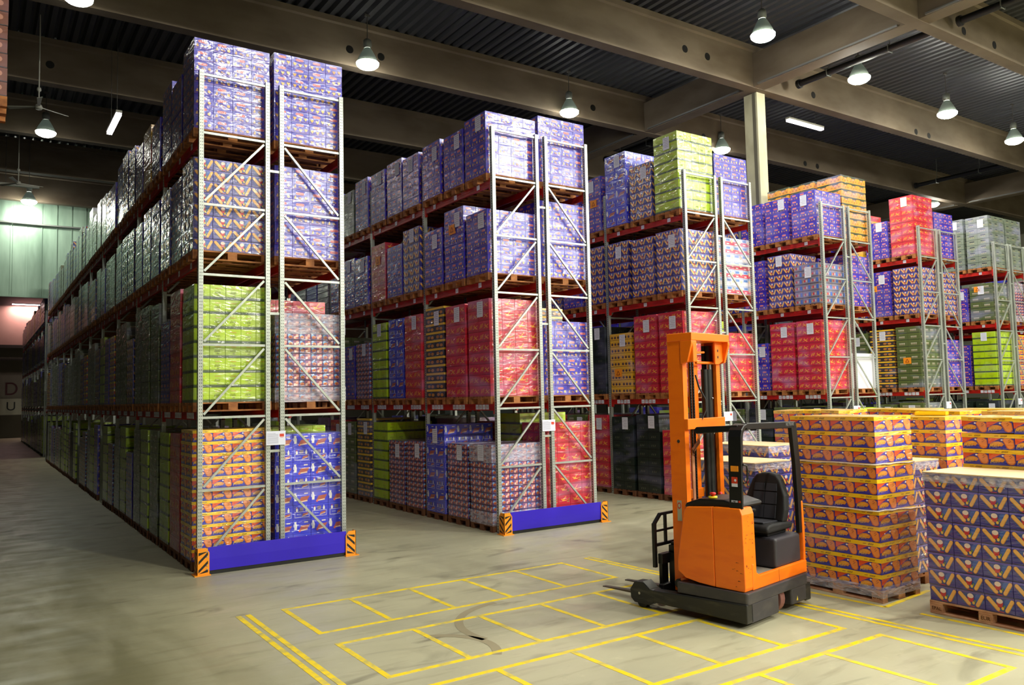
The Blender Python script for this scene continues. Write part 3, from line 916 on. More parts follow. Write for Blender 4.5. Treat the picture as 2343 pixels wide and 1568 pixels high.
# type: body colour, art, cartons along the 1.2 m side, cartons along the 0.8 m side, lid colour, material
T = {
    'blue': (S(46, 30, 186), A_blue, 4, 3, None, 'film_print'), 'heart': (S(46, 30, 190), A_heart, 4, 3, None, 'film_print'),
    'red': (S(206, 18, 42), A_red, 4, 2, None, 'film_print'), 'navy': (S(44, 40, 140), A_navyV, 4, 3, None, 'foil_print'),
    'yellow': (S(36, 46, 176), A_yellow, 4, 2, S(255, 206, 0), 'foil_print'), 'lime': (S(180, 212, 6), A_lime, 5, 2, None, 'lime_print'),
    'olive': (S(82, 96, 34), A_olive, 4, 2, None, 'film_print'), 'dgreen': (S(22, 34, 28), A_dgreen, 3, 2, None, 'bare_print'),
    'ggreen': (S(112, 124, 104), A_ggreen, 3, 2, None, 'film_print'), 'tray': (S(110, 60, 110), A_tray, 6, 4, None, 'film_print'),
    'milk': (S(34, 44, 214), A_milk, 4, 2, None, 'film_print'), 'amber': (S(240, 168, 26), A_amber, 3, 2, None, 'film_print'),
    'pink': (S(190, 196, 225), A_pink, 4, 3, None, 'film_print'), 'snack': (S(132, 124, 140), A_snack, 4, 3, None, 'film_print'),
    'ydark': (S(60, 44, 40), A_ydark, 4, 2, S(250, 200, 14), 'film_print'), 'ydk2': (S(236, 180, 8), A_ydk2, 4, 2, S(240, 190, 14), 'film_print'),
    'yred': (S(246, 190, 20), A_yellowred, 3, 2, None, 'film_print'), 'brown': (S(110, 58, 38), A_brown, 3, 2, None, 'bare_print'),
    'white': (S(225, 225, 235), A_none, 1, 1, None, 'bare_print'),
}
DESC = {'blue': 'blue red-logo biscuit carton', 'heart': 'blue heart-biscuit carton', 'red': 'red carton', 'navy': 'navy wafer-roll carton', 'yellow': 'yellow-lidded biscuit carton',
        'lime': 'lime green carton', 'olive': 'olive green carton', 'dgreen': 'very dark green carton', 'ggreen': 'grey-green carton', 'tray': 'small pink-blue multipack', 'milk': 'bright blue cake carton',
        'amber': 'amber tray', 'pink': 'pink and white carton', 'snack': 'grey-blue snack carton', 'ydark': 'yellow-lidded dark carton', 'ydk2': 'dark yellow tray', 'yred': 'yellow and red carton', 'brown': 'brown carton', 'white': 'plain white block'}
LAYH = {'blue': .19, 'heart': .19, 'red': .21, 'navy': .18, 'yellow': .18, 'lime': .235, 'olive': .21, 'dgreen': .2, 'ggreen': .2, 'tray': .112, 'milk': .235, 'amber': .2, 'pink': .19, 'snack': .2, 'ydark': .17, 'ydk2': .17, 'yred': .18, 'brown': .2, 'white': 1.0}

def add_carton(mb, x0, y0, z0, cw, cd, ch, ty, lx, rw, faces, shift=0):
    """cw along local x, cd along local y; faces: which outer sides get print"""
    body, art, nx, ny, lid, _ = T[ty]
    g = 0.0025
    a = (x0 + g, y0 + g, z0 + 0.001); b_ = (x0 + cw - g, y0 + cd - g, z0 + ch - 0.002)
    mb.box(a, b_, 0, body)
    if lid:
        mb.box((a[0] - .004, a[1] - .004, z0 + ch * .735), (b_[0] + .004, b_[1] + .004, z0 + ch - .001), 0, lid)
    for fc in faces:
        w = (b_[0] - a[0]) if fc in 'yY' else (b_[1] - a[1])
        h = b_[2] - a[2]
        lf = fc in 'yY'
        def put(polys, eps, hh, zo):
            for k, (poly, c) in enumerate(polys):
                e = eps + 0.0005 * (k + 1)
                pts = []
                for u, v in poly:
                    u = min(max(u, 0.0), w); v = min(max(v, 0.0), hh)
                    if fc == 'y': pts.append((a[0] + u, a[1] - e, zo + v))
                    elif fc == 'Y': pts.append((b_[0] - u, b_[1] + e, zo + v))
                    elif fc == 'x': pts.append((a[0] - e, b_[1] - u, zo + v))
                    else: pts.append((b_[0] + e, a[1] + u, zo + v))
                mb.face(pts, 0, c)
        put(art(w, h * (1.0 if not lid else 1.0), lf, rw), 0.0004, h * (.735 if lid else 1.0), a[2])
        if lid and art is A_yellow:
            put(A_yellow_lid(w, h * .26), 0.005, h * .26, z0 + ch * .735)

CARTON, LAYER, STACK, = {}, {}, {}
LX, LY = 1.19, 0.79
def layout(ty, rw):
    """positions of the cartons on the rim of one layer: x, y, cw, cd, faces"""
    nx, ny = T[ty][2], T[ty][3]
    cw, cd = LX / nx, LY / ny
    out = []
    for i in range(nx):
        for j in range(ny):
            fc = ('x' if i == 0 else '') + ('X' if i == nx - 1 else '') + ('y' if j == 0 else '') + ('Y' if j == ny - 1 else '')
            out.append((-LX / 2 + i * cw, -LY / 2 + j * cd, cw, cd, fc))
    return out
def carton_mesh(ty, ch, cw, cd, fc, rw):
    rw = rw % 6 if ty in ('milk', 'pink', 'yred') else 0
    k = (ty, round(ch, 3), fc, rw)
    if k not in CARTON:
        mb = MB(); add_carton(mb, -cw / 2, -cd / 2, 0, cw, cd, ch, ty, LX, rw, fc)
        CARTON[k] = mb.mesh('carton', [T[ty][5]])
    return CARTON[k]
def layer_mesh(ty, ch, rw, full):
    rw = rw % 6 if ty in ('milk', 'pink', 'yred') else 0
    k = (ty, round(ch, 3), rw, full)
    if k not in LAYER:
        mb = MB()
        for x, y, cw, cd, fc in layout(ty, rw):
            if fc or full:
                add_carton(mb, x, y, 0, cw, cd, ch, ty, LX, rw, fc)
        LAYER[k] = mb.mesh('carton_layer', [T[ty][5]])
    return LAYER[k]
def stack_mesh(ty, n, ch):
    k = (ty, n, round(ch, 3))
    if k not in STACK:
        mb = MB()
        for r in range(n):
            for x, y, cw, cd, fc in layout(ty, r):
                if fc or r == n - 1:
                    add_carton(mb, x, y, r * ch, cw, cd, ch, ty, LX, r, fc.replace('X', '').replace('Y', ''))
        STACK[k] = mb.mesh('carton_stack', [T[ty][5]])
    return STACK[k]

# euro pallet, long side along local x, origin at the floor centre
def pallet_bits():
    """list of (part kind, [boxes])"""
    bits = []
    for y0, wd in ((-.4, .145), (-.2175, .10), (-.0725, .145), (.1175, .10), (.255, .145)):
        bits.append(('deck_board', (-.6, y0, .122), (.6, y0 + wd, .144)))
    for x0 in (-.6, -.0725, .455):
        bits.append(('cross_board', (x0, -.4, .1), (x0 + .145, .4, .122)))
    for y0, wd in ((-.4, .10), (-.0725, .145), (.3, .10)):
        bits.append(('bottom_board', (-.6, y0, 0), (.6, y0 + wd, .022)))
        for x0 in (-.6, -.0725, .455):
            bits.append(('block', (x0, y0, .022), (x0 + .145, y0 + wd, .1)))
    return bits
def pallet_mesh(m):
    mb = MB()
    for _, a, b_ in pallet_bits():
        mb.box(a, b_)
    return mb.mesh('pallet', [m])
PAL = {k: pallet_mesh(k) for k in ('wood', 'wood_dark')}
def sheet_mesh(kind):
    mb = MB()
    if kind == 'label':
        mb.box((-.002, -.105, -.15), (0, .105, .15), 0)
        for k in range(6):
            mb.box((-.003, -.08, .11 - k * .04), (-.002, .08 - .03 * (k % 2), .122 - k * .04), 1)
        return mb.mesh('label_sheet', ['paper', 'ink'])
    mb.box((-.002, -.13, -.10), (0, .13, .10), 0)
    for p, q in (((-.06, -.05), (.06, -.05)), ((.06, -.05), (0, .05)), ((0, .05), (-.06, -.05))):
        mb.bar((-.003, p[0], p[1]), (-.003, q[0], q[1]), .001, .018, 1, upv=(0, 0, 1))
    return mb.mesh('warning_tag', ['tag_orange', 'tag_ink'])
SHEET = {k: sheet_mesh(k) for k in ('label', 'tag')}

RNG = random.Random(7)
USED = {}
def pallet_load(ty, n, top, loc, label, rotz=0.0, detail='layer', sheet=None, tagged=False, pal='wood', jig=0.004, group=None, film=False):
    """top = height of the load above its standing level, pallet included"""
    t = empty('pallet_load', loc, rotz); tag(t, label, 'pallet load', group or 'wrapped pallet loads')
    ch = (top - .144) / n
    if detail == 'fine':
        p = empty('pallet', (0, 0, 0)); p.parent = t
        for kind, a, b_ in pallet_bits():
            mb = MB(); mb.box(a, b_); mb.build(kind, pal, p, bevel=.004)
    else:
        obj('pallet', PAL[pal], t)
    if detail in ('carton', 'fine'):
        for r in range(n):
            dx, dy = RNG.uniform(-jig, jig), RNG.uniform(-jig, jig)
            for x, y, cw, cd, fc in layout(ty, r):
                if fc or r == n - 1:
                    o = obj('carton', carton_mesh(ty, ch, cw, cd, fc, r), t, (x + cw / 2 + dx + RNG.uniform(-.001, .001), y + cd / 2 + dy + RNG.uniform(-.001, .001), .144 + r * ch))
    elif detail == 'layer':
        for r in range(n):
            obj('carton_layer', layer_mesh(ty, ch, r, r == n - 1), t, (RNG.uniform(-jig, jig), RNG.uniform(-jig, jig), .144 + r * ch))
    else:
        obj('carton_stack', stack_mesh(ty, n, ch), t, (0, 0, .144))
    if sheet is not None:
        obj('label_sheet', SHEET['label'], t, (-LX / 2 - .012, sheet[0], top - .16 - sheet[1]))
    if tagged:
        obj('warning_tag', SHEET['tag'], t, (-LX / 2 - .012, tagged[0], top - tagged[1]))
    if film:
        for z0, z1 in film:
            mb = MB()
            X0, X1, Y0, Y1 = -LX / 2 - .01, LX / 2 + .01, -LY / 2 - .01, LY / 2 + .01
            cs = ((X0, Y0), (X1, Y0), (X1, Y1), (X0, Y1))
            mb.mesh_part([(x, y, z0) for x, y in cs] + [(x, y, z1) for x, y in cs], [(i, (i + 1) % 4, 4 + (i + 1) % 4, 4 + i) for i in range(4)])
            mb.build('stretch_film', 'clear_film', t)
    return t

TIER = ['floor level', 'first beam', 'second beam', 'top beam']
POSW = ['front', 'second', 'third', 'fourth', 'fifth', 'sixth', 'seventh', 'eighth', 'ninth', 'tenth', 'eleventh', 'twelfth', 'thirteenth', 'fourteenth', 'fifteenth', 'sixteenth',
        'seventeenth', 'eighteenth', 'nineteenth', 'twentieth', 'twenty-first', 'twenty-second', 'twenty-third', 'twenty-fourth', 'twenty-fifth', 'twenty-sixth', 'twenty-seventh',
        'twenty-eighth', 'twenty-ninth', 'thirtieth', 'thirty-first', 'thirty-second', 'thirty-third']
LZ = [0.0] + list(LV)
def rack_load(ri, run, lev, pos, ty, topz, detail=None, **kw):
    """run 0 = near-side row of the double rack, 1 = far-side row"""
    x0, y0, _ = RX[ri]
    bay, p = divmod(pos, 3)
    x = x0 + (0.55 if run == 0 else 1.1 + GAP + 0.55) + RNG.uniform(-.012, .012)
    y = y0 + bay * BAY + .085 + .05 + .4 + p * .9 + RNG.uniform(-.02, .02)
    if pos == 0:
        y = y0 + .54
    z = LZ[lev]
    n = max(1, round((topz - z - .144) / LAYH[ty]))
    if detail is None:
        detail = 'carton' if (pos == 0 and ri < 3) else ('layer' if (bay < (3 if ri < 2 else 1)) else 'stack')
    side = 'near' if run == 0 else 'far'
    label = '%s load, %s, %s in %s-side run of %s rack' % (DESC[ty], TIER[lev], POSW[pos], side, ORD[ri])
    sheet = kw.pop('sheet', None)
    if sheet is None and run == 0 and ri > 0 and RNG.random() < .85:
        sheet = (RNG.uniform(-.2, .0), RNG.uniform(0.0, .12))
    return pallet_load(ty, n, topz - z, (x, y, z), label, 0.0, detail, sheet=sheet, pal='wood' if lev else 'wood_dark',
                       group='loads on the %s of the %s rack' % (TIER[lev], ORD[ri]), **kw)

TABLE = {
    (0, 0, 3): 'blue 8.30,blue 8.02,blue 8.22,blue 7.88,yred 8.0,blue 7.9,navy 8.1,navy 8.24,milk 8.22,blue 7.97,navy 8.0,ggreen 8.1',
    (0, 0, 2): 'navy 6.38,blue 6.3,navy 6.3,blue 6.3,navy 6.34,blue 6.24,navy 6.3,navy 6.32,blue 6.28,olive 6.2,navy 6.22,blue 6.1',
    (0, 0, 1): 'lime 4.38,red 4.41,blue 3.97,olive 4.38,olive 4.44,olive 4.43,navy 3.93,olive 4.36,olive 4.34,yellow 4.2,blue 4.2,lime 4.3',
    (0, 0, 0): 'yellow 2.12,red 2.04,lime 2.03,olive 2.05,lime 2.04,olive 2.02,blue 1.51,lime 2.03,ggreen 1.98,tray 1.6,lime 2.0,-',
    (0, 1, 3): 'heart 8.34,blue 8.1,navy 8.2', (0, 1, 2): 'blue 6.43,navy 6.3,blue 6.3', (0, 1, 1): 'tray 3.98,red 4.30,navy 4.2', (0, 1, 0): 'milk 2.0,lime 2.1,red 2.0',
    (1, 0, 3): 'blue 8.07,blue 7.98,blue 8.03,blue 8.02,blue 8.12,blue 8.08,blue 8.13,ggreen 8.0,blue 8.1',
    (1, 0, 2): 'blue 6.15,blue 6.40,blue 6.13,navy 6.35,blue 6.10,red 6.29,blue 6.12,blue 6.2,blue 6.1',
    (1, 0, 1): 'red 4.42,red 4.41,ydark 4.46,red 4.39,milk 4.38,lime 4.36,tray 3.94,blue 3.92,olive 4.2',
    (1, 0, 0): 'tray 1.63,tray 1.61,milk 1.98,tray 1.60,tray 1.58,lime 1.98,ydark 2.06,olive 1.97,red 2.0',
    (1, 1, 3): 'blue 8.20,blue 8.1,blue 8.2', (1, 1, 2): 'heart 6.46,navy 6.3,blue 6.3', (1, 1, 1): 'blue 4.03,ydark 4.4,navy 4.3', (1, 1, 0): 'red 2.0,lime 2.18,red 2.0',
    (2, 0, 3): 'lime 8.71,navy 8.21,milk 8.70,blue 8.30,blue 8.2,blue 8.1', (2, 0, 2): 'navy 6.38,navy 6.35,navy 6.41,navy 6.43,blue 6.2,navy 6.3',
    (2, 0, 1): 'red 4.44,red 4.44,ydk2 4.07,dgreen 4.3,blue 4.2,red 4.3', (2, 0, 0): 'red 1.66,dgreen 2.02,dgreen 1.96,red 2.0,olive 2.0,red 2.0',
    (2, 1, 3): 'blue 8.35,blue 8.2,navy 8.2', (2, 1, 2): 'pink 6.30,blue 6.2,navy 6.2', (2, 1, 1): 'red 3.96,lime 4.35,olive 4.3', (2, 1, 0): 'tray 1.56,dgreen 2.0,red 2.0',
    (3, 0, 3): 'blue 8.10,blue 8.07,blue 8.08,navy 8.1', (3, 0, 2): 'snack 6.06,navy 6.44,blue 6.38,navy 6.3', (3, 0, 1): 'red 4.47,red 4.46,blue 3.93,olive 4.3', (3, 0, 0): 'dgreen 2.05,olive 2.05,dgreen 2.0,olive 2.0',
    (3, 1, 3): 'amber 8.70,amber 8.72,amber 8.74', (3, 1, 2): 'blue 6.37,blue 6.4,navy 6.3', (3, 1, 1): 'white 3.55,olive 4.4,olive 4.4', (3, 1, 0): 'lime 2.0,red 2.0,olive 2.0',
    (4, 0, 3): 'red 8.77,blue 8.08,yred 8.5', (4, 0, 2): 'navy 6.43,blue 6.41,navy 6.3', (4, 0, 1): 'olive 4.51,ydark 4.47,olive 4.4', (4, 0, 0): 'olive 2.05,olive 2.0,dgreen 2.0',
    (4, 1, 3): 'blue 8.35,navy 8.3', (4, 1, 2): 'navy 6.35,blue 6.3', (4, 1, 1): 'blue 4.10,olive 4.4', (4, 1, 0): 'dgreen 2.0,olive 2.0',
    (5, 0, 3): 'ggreen 8.73,ggreen 8.75', (5, 0, 2): 'olive 6.27,blue 6.15', (5, 0, 1): 'lime 4.50,blue 4.05', (5, 0, 0): 'dgreen 2.0,dgreen 2.0',
    (5, 1, 3): 'ggreen 8.72', (5, 1, 2): 'tray 6.35', (5, 1, 1): 'yellow 4.4', (5, 1, 0): 'olive 2.0',
    (6, 0, 3): 'blue 7.9', (6, 0, 2): 'navy 6.3', (6, 0, 1): 'olive 4.4', (6, 0, 0): 'dgreen 2.0',
}
TAGS = {(1, 0, 2, 1): (.05, .42), (2, 0, 3, 3): (-.1, .7), (1, 0, 2, 5): (.0, .4), (4, 0, 2, 1): (.2, .55), (4, 0, 1, 0): (.05, 1.1), (5, 0, 2, 0): (.1, .2), (2, 0, 1, 2): (.1, 1.0)}
for (ri, run, lev), s in TABLE.items():
    for pos, e in enumerate(s.split(',')):
        if e == '-':
            continue
        ty, tz = e.split()
        kw = {}
        if (ri, run, lev, pos) in TAGS:
            kw['tagged'] = TAGS[(ri, run, lev, pos)]
        if ty == 'tray' and pos == 0:
            hh = float(tz) - LZ[lev]
            kw['film'] = [(hh - .34, hh + .004), (.12, .36)]
        rack_load(ri, run, lev, pos, ty, float(tz), **kw)
# the long outer-aisle face of the first rack, deeper bays
MIX = {3: ['blue', 'navy', 'ggreen', 'olive', 'milk', 'ggreen', 'yellow', 'navy'], 2: ['navy', 'blue', 'navy', 'ggreen', 'blue', 'snack'],
       1: ['olive', 'lime', 'yellow', 'navy', 'olive', 'milk', 'blue', 'ggreen'], 0: ['lime', 'olive', 'tray', 'blue', 'ggreen', 'lime', 'dgreen', '-']}
TOPS = {3: (7.9, 8.3), 2: (6.05, 6.35), 1: (3.9, 4.42), 0: (1.5, 2.1)}
for lev in range(4):
    last = None
    for pos in range(12, 32):
        ty = RNG.choice(MIX[lev])
        if ty == '-':
            continue
        rack_load(0, 0, lev, pos, ty, RNG.uniform(*TOPS[lev]), 'stack')
# crumpled film left on a pallet in the empty floor bay
t = empty('film_bundle', (0.55, 11.9, 0.0)); tag(t, 'crumpled grey film bundle on a pallet in an empty floor bay of the first rack', 'film bundle')
obj('pallet', PAL['wood_dark'], t)
bm = bmesh.new(); bmesh.ops.create_icosphere(bm, subdivisions=3, radius=1.0)
for v in bm.verts:
    k = 1 + .28 * math.sin(7 * v.co.x + 3 * v.co.z) * math.cos(6 * v.co.y) + RNG.uniform(-.12, .12)
    v.co = Vector((v.co.x * .42 * k, v.co.y * .3 * k, v.co.z * .2 * k + .34))
me = bpy.data.meshes.new('film'); bm.to_mesh(me); bm.free()
mat('film_grey', S(120, 130, 120), 0.25, coat=0.5); me.materials.append(MATS['film_grey'])
obj('film', me, t)
# loads far down the next hall: a few pixels each
mb = MB()
body = {k: T[k][0] for k in T}
for lev in range(4):
    for k in range(24):
        bay, p = divmod(k, 3)
        y = 34.2 + bay * BAY + .135 + p * .9
        ty = RNG.choice([q for q in MIX[lev] if q != '-'])
        z0 = LZ[lev] + .144
        tz = RNG.uniform(*TOPS[lev])
        n = 6
        for r in range(n):
            a, b_ = z0 + (tz - z0) * r / n, z0 + (tz - z0) * (r + 1) / n - .02
            mb.box((.08, y, a), (1.27, y + .8, b_), 0, body[ty])
# rows deep inside the other racks, glimpsed only through gaps
for ri, (x0, y0, nb) in enumerate(RX):
    for run in (0, 1):
        if run == 1 and ri == 3:
            continue
        for lev in range(4):
            have = len(TABLE.get((ri, run, lev), '').split(',')) if (ri, run, lev) in TABLE else 0
            if ri == 0 and run == 0:
                continue
            nbb = nb if run == 0 else min(nb, 3)
            for pos in range(have, nbb * 3):
                bay, p = divmod(pos, 3)
                y = y0 + bay * BAY + .135 + p * .9
                x = x0 + (0.0 if run == 0 else 1.1 + GAP)
                ty = RNG.choice([q for q in MIX[lev] if q != '-'])
                z0 = LZ[lev] + .144
                tz = RNG.uniform(*TOPS[lev])
                for r in range(8):
                    a, b_ = z0 + (tz - z0) * r / 8, z0 + (tz - z0) * (r + 1) / 8 - .012
                    mb.box((x - .03, y, a), (x + 1.13, y + .8, b_), 0, body[ty])
                mb.box((x - .05, y, LZ[lev] + .001), (x + 1.15, y + .8, LZ[lev] + .02), 0, S(120, 70, 34))
                mb.box((x - .05, y, LZ[lev] + .1), (x + 1.15, y + .8, LZ[lev] + .144), 0, S(120, 70, 34))
                for yy in (0, .33, .65):
                    mb.box((x - .05, y + yy, LZ[lev] + .02), (x + 1.15, y + yy + .14, LZ[lev] + .1), 0, S(120, 70, 34))
o = mb.build('distant_pallet_loads', 'film_print'); tag(o, 'dim pallet loads deep inside the racks and beyond the partition', 'pallet loads'); o['kind'] = 'stuff'
# the load at the left picture edge
pallet_load('brown', 8, 1.75, (-3.12, 0.52, LV[2]), 'brown carton pallet load at the left picture edge, across the outer aisle', 0.0, 'layer')

# ------------------------------------------------------------------ loads standing on the floor
R90 = -math.pi / 2
def rope(t, z, dz, name='stretch_film'):
    mb = MB()
    pts = []
    X, Y = LX / 2 + .012, LY / 2 + .012
    for (xa, ya), (xb, yb), k in (((-X, -Y), (X, -Y), 0), ((X, -Y), (X, Y), 1), ((X, Y), (-X, Y), 2), ((-X, Y), (-X, -Y), 3)):
        for i in range(6):
            f = i / 6
            pts.append((xa + (xb - xa) * f, ya + (yb - ya) * f, z + dz * math.sin((k + f) * 1.57) + .006 * math.sin(i * 2.3)))
    pts.append(pts[0])
    mb.tube(pts, .009, 6, caps=False)
    return mb.build(name, 'stretch_rope', t)
def floor_load(ty, n, top, x0, y0, label, detail='carton', pal='wood', board=False, messy=False, ropes=(), film=None):
    """x0..x0+0.8, y0..y0+1.2 on the floor, long side facing the aisle (-x)"""
    t = pallet_load(ty, n, top, (x0 + .4, y0 + .6, 0), label, R90, detail, pal=pal, group='pallet loads standing on the floor', film=film)
    if board:
        mb = MB(); mb.box((-LX / 2 - .012, -LY / 2 - .012, top), (LX / 2 + .012, LY / 2 + .012, top + .012))
        mb.build('cover_board', 'card_top', t)
    if messy:
        for ch in [c_ for c_ in t.children if c_.name.startswith('carton') and c_.location.z > top - .25]:
            ch.rotation_euler = (RNG.uniform(-.03, .05), RNG.uniform(-.05, .05), RNG.uniform(-.03, .03))
            ch.location.z += .012
    for z, dz in ropes:
        rope(t, z, dz)
    return t
floor_load('yellow', 11, 2.20, 6.13, -7.18, 'tall yellow-lidded carton stack on the floor beside the reach truck seat', 'fine', 'wood_pale', ropes=((1.05, .03), (1.62, .01)), film=[(.06, .19)])
floor_load('navy', 8, 1.57, 6.20, -8.90, 'navy wafer carton stack on pale pallet, nearest at the right picture edge', 'fine', 'wood_pale', board=True, film=[(1.47, 1.578)])
floor_load('navy', 8, 1.53, 6.17, -5.35, 'navy wafer carton stack seen through the reach truck cab', 'carton', 'wood', board=True, film=[(1.43, 1.54)])
floor_load('navy', 9, 1.70, 7.10, -4.85, 'higher navy wafer carton stack behind the truck cab, farther back', 'carton', 'wood', board=True, film=[(1.6, 1.71)])
floor_load('navy', 8, 1.57, 7.13, -6.95, 'navy wafer carton stack half hidden behind the tall yellow stack', 'carton', 'wood_pale' if False else 'wood', board=True, film=[(1.47, 1.58)], ropes=((.95, .05),))
floor_load('yellow', 11, 2.16, 7.15, -8.87, 'yellow-lidded carton stack behind the nearest navy stack, loose top cartons', 'carton', 'wood', messy=True)
floor_load('yellow', 11, 2.13, 8.20, -6.93, 'yellow-lidded carton stack in third row, right of the tall yellow stack', 'carton', 'wood')
floor_load('yellow', 11, 2.20, 8.20, -5.30, 'yellow-lidded carton stack in third row, behind the truck roof guard', 'carton', 'wood', messy=True)
floor_load('yellow', 11, 2.18, 9.25, -6.60, 'yellow-lidded carton stack in fourth row, middle of its row', 'layer', 'wood', messy=True)
floor_load('yellow', 11, 2.18, 9.25, -8.10, 'yellow-lidded carton stack in fourth row, nearest of its row', 'layer', 'wood')
floor_load('yellow', 11, 2.18, 10.3, -5.4, 'yellow-lidded carton stack in fifth row, farthest back', 'layer', 'wood')
floor_load('yellow', 11, 2.18, 10.3, -7.0, 'yellow-lidded carton stack in fifth row, second from the back', 'layer', 'wood')
# one loose lid lying on top
t = empty('loose_lid', (8.75, -6.45, 2.135), 0.35); tag(t, 'loose yellow carton lid lying tilted on top of a yellow stack', 'carton lid')
mat('lid_yellow', S(250, 200, 14), 0.45)
mb = MB(); mb.box((-.15, -.2, 0), (.15, .2, .012)); mb.box((-.15, -.2, 0), (-.142, .2, .05)); mb.box((.142, -.2, 0), (.15, .2, .05)); mb.box((-.15, -.2, 0), (.15, -.192, .05)); mb.box((-.15, .192, 0), (.15, .2, .05)); mb.build('lid', 'lid_yellow', t)
# pallet stamps on the two nearest pallets
def stamp(s, size, loc):
    o = text_obj('pallet_stamp', s, size, 'ink_brown', loc, (math.pi / 2, 0, -math.pi / 2))
    return o
mat('ink_brown', S(90, 56, 34), 0.8)
for load_lbl, items in (('navy wafer carton stack on pale pallet', (('EPAL', .05, (-.525, -.4012)), ('EUR', .055, (0.0, -.4012)))), ('tall yellow-lidded', (('EPAL', .05, (.525, -.4012)),))):
    t = next(o for o in scene.objects if o.get('label', '').startswith(load_lbl))
    pal = next(c_ for c_ in t.children if c_.name.startswith('pallet'))
    for s, size, (lx, ly) in items:
        o = text_obj('pallet_stamp', s, size, 'ink_brown', (lx if s == 'EUR' else lx, ly, .061), (math.pi / 2, 0, 0), pal)
# ------------------------------------------------------------------ reach truck (local x = right, y = forward)
TR = empty('reach_truck', (4.05, -6.92, 0), math.radians(10))
tag(TR, 'orange reach truck with dark mast, black cab guard and empty seat', 'forklift')
TW = 1.46
def rbox(name, a, b_, m, bev=.015, parent=None, segs=2):
    mb = MB(); mb.box(a, b_)
    o = mb.build(name, m, parent or TR, bevel=bev)
    if o.modifiers:
        o.modifiers[0].segments = segs
    return o
# chassis: rounded dark skirt with a wheel arch at the rear
mb = MB()
def skirt(z0, z1, x0, x1, y0, y1, rl, rr, mi=0):
    poly = []
    for k in range(6):
        a = math.pi + math.pi / 2 * k / 5
        poly.append((x0 + rl + rl * math.cos(a), y0 + rl + rl * math.sin(a)))
    for k in range(6):
        a = -math.pi / 2 + math.pi / 2 * k / 5
        poly.append((x1 - rr + rr * math.cos(a), y0 + rr + rr * math.sin(a)))
    poly += [(x1, y1), (x0, y1)]
    mb.prism(poly, 'z', z0, z1, mi)
skirt(.255, .376, .022, TW, .0, .90, .04, .12)
o = mb.build('chassis', 'truck_grey', TR, bevel=.010)
mb = MB(); skirt(.055, .256, .09, .70, .004, .5, .01, .03); mb.build('left_skirt', 'truck_grey', TR, bevel=.012)
mb = MB(); skirt(.075, .256, 1.0, TW - .006, .006, .8, .03, .11); mb.build('right_skirt', 'truck_grey', TR, bevel=.012)
mb = MB(); mb.face([(1.10, .0045, .11), (1.14, .0045, .11), (1.128, .0045, .16)]); mb.build('arrow_mark', 'line_paint', TR)
rbox('axle_housing', (.70, .46, .08), (1.0, .8, .25), 'plastic_black', .01)
mb = MB()
mb.prism(ell(.20, .165, .165, .165, 24), 'x', .80, .90); t_ = mb.build('drive_wheel', 'tyre', TR, bevel=.012)
mb = MB(); mb.prism(ell(.20, .165, .09, .09, 18), 'x', .78, .92); mb.build('hub', 'plastic_black', t_)
# straddle legs with load wheels
def leg(xa, xb, name):
    L = empty(name, (0, 0, 0)); L.parent = TR
    mb = MB()
    mb.prism([(.004, .06), (1.24, .09), (1.24, .232), (.004, .262)], 'x', xa, xb)
    mb.build('beam', 'truck_leg', L, bevel=.012)
    mb = MB()
    mb.prism([(1.22, .085), (1.28, .05), (1.50, .055), (1.55, .10), (1.56, .20), (1.49, .30), (1.37, .305), (1.28, .235), (1.22, .232)], 'x', xa - .004, xb + .03)
    mb.build('toe', 'truck_leg', L, bevel=.006)
    mb = MB(); mb.mesh_part([(xa - .002, 1.268, .238), (xb + .032, 1.268, .238), (xb + .032, 1.366, .3145), (xa - .002, 1.366, .3145)], [(0, 1, 2, 3)]); mb.build('worn_plate', 'truck_toe', L)
    mb = MB(); mb.prism(ell(1.40, .075, .075, .075, 18), 'x', xa + .02, xb + .005); mb.build('load_wheel', 'plastic_black', L)
    mb = MB(); mb.prism(ell(1.42, .17, .016, .016, 10), 'x', xa - .009, xa - .003); mb.build('axle_pin', 'chrome', L)
    return L
leg(.0, .13, 'straddle_leg'); leg(TW - .13, TW, 'straddle_leg')
# orange bodywork
mb = MB()
mb.prism([(.4135, .385), (.05, .378), (.04, .42), (.05, 1.20), (.075, 1.268), (.4135, 1.262)], 'x', .05, .30)
o = mb.build('rear_cowl', 'truck_orange', TR, bevel=.012); o.modifiers[0].segments = 3
mb = MB()
mb.prism([(.418, .385), (.62, .40), (.80, .43), (.90, .50), (.90, .62), (.80, 1.16), (.76, 1.235), (.418, 1.262)], 'x', .05, .30)
o = mb.build('battery_cowl', 'truck_orange', TR, bevel=.012); o.modifiers[0].segments = 3
mb = MB()
mb.prism([(.20, .376), (TW - .005, .376), (TW - .005, .52), (.36, .52), (.29, .56), (.24, .66), (.20, .66)], 'y', .035, .085)
o = mb.build('step_panel', 'truck_orange', TR, bevel=.012)
mb = MB(); mb.box((.775, .033, .38), (.779, .035, .52)); mb.build('panel_seam', 'scuff', TR)
mb = MB()
mb.prism([(.045, .376), (.9, .376), (.9, .52), (.12, .52), (.12, .80), (.10, 1.20), (.075, 1.27), (.05, 1.20), (.04, .9)], 'x', TW - .05, TW - .005)
o = mb.build('side_panel', 'truck_orange', TR, bevel=.012)
rbox('cab_floor', (.30, .09, .40), (TW - .05, .95, .50), 'tray_beige', 0)
o = rbox('seat_base', (.80, .075, .505), (1.40, .72, .845), 'plastic_grey', .035, segs=4)
rbox('bulkhead', (.30, .88, .50), (TW - .05, .95, 1.20), 'plastic_black', .01)
rbox('inner_panel', (.302, .12, .50), (.33, .88, 1.24), 'plastic_black', 0)
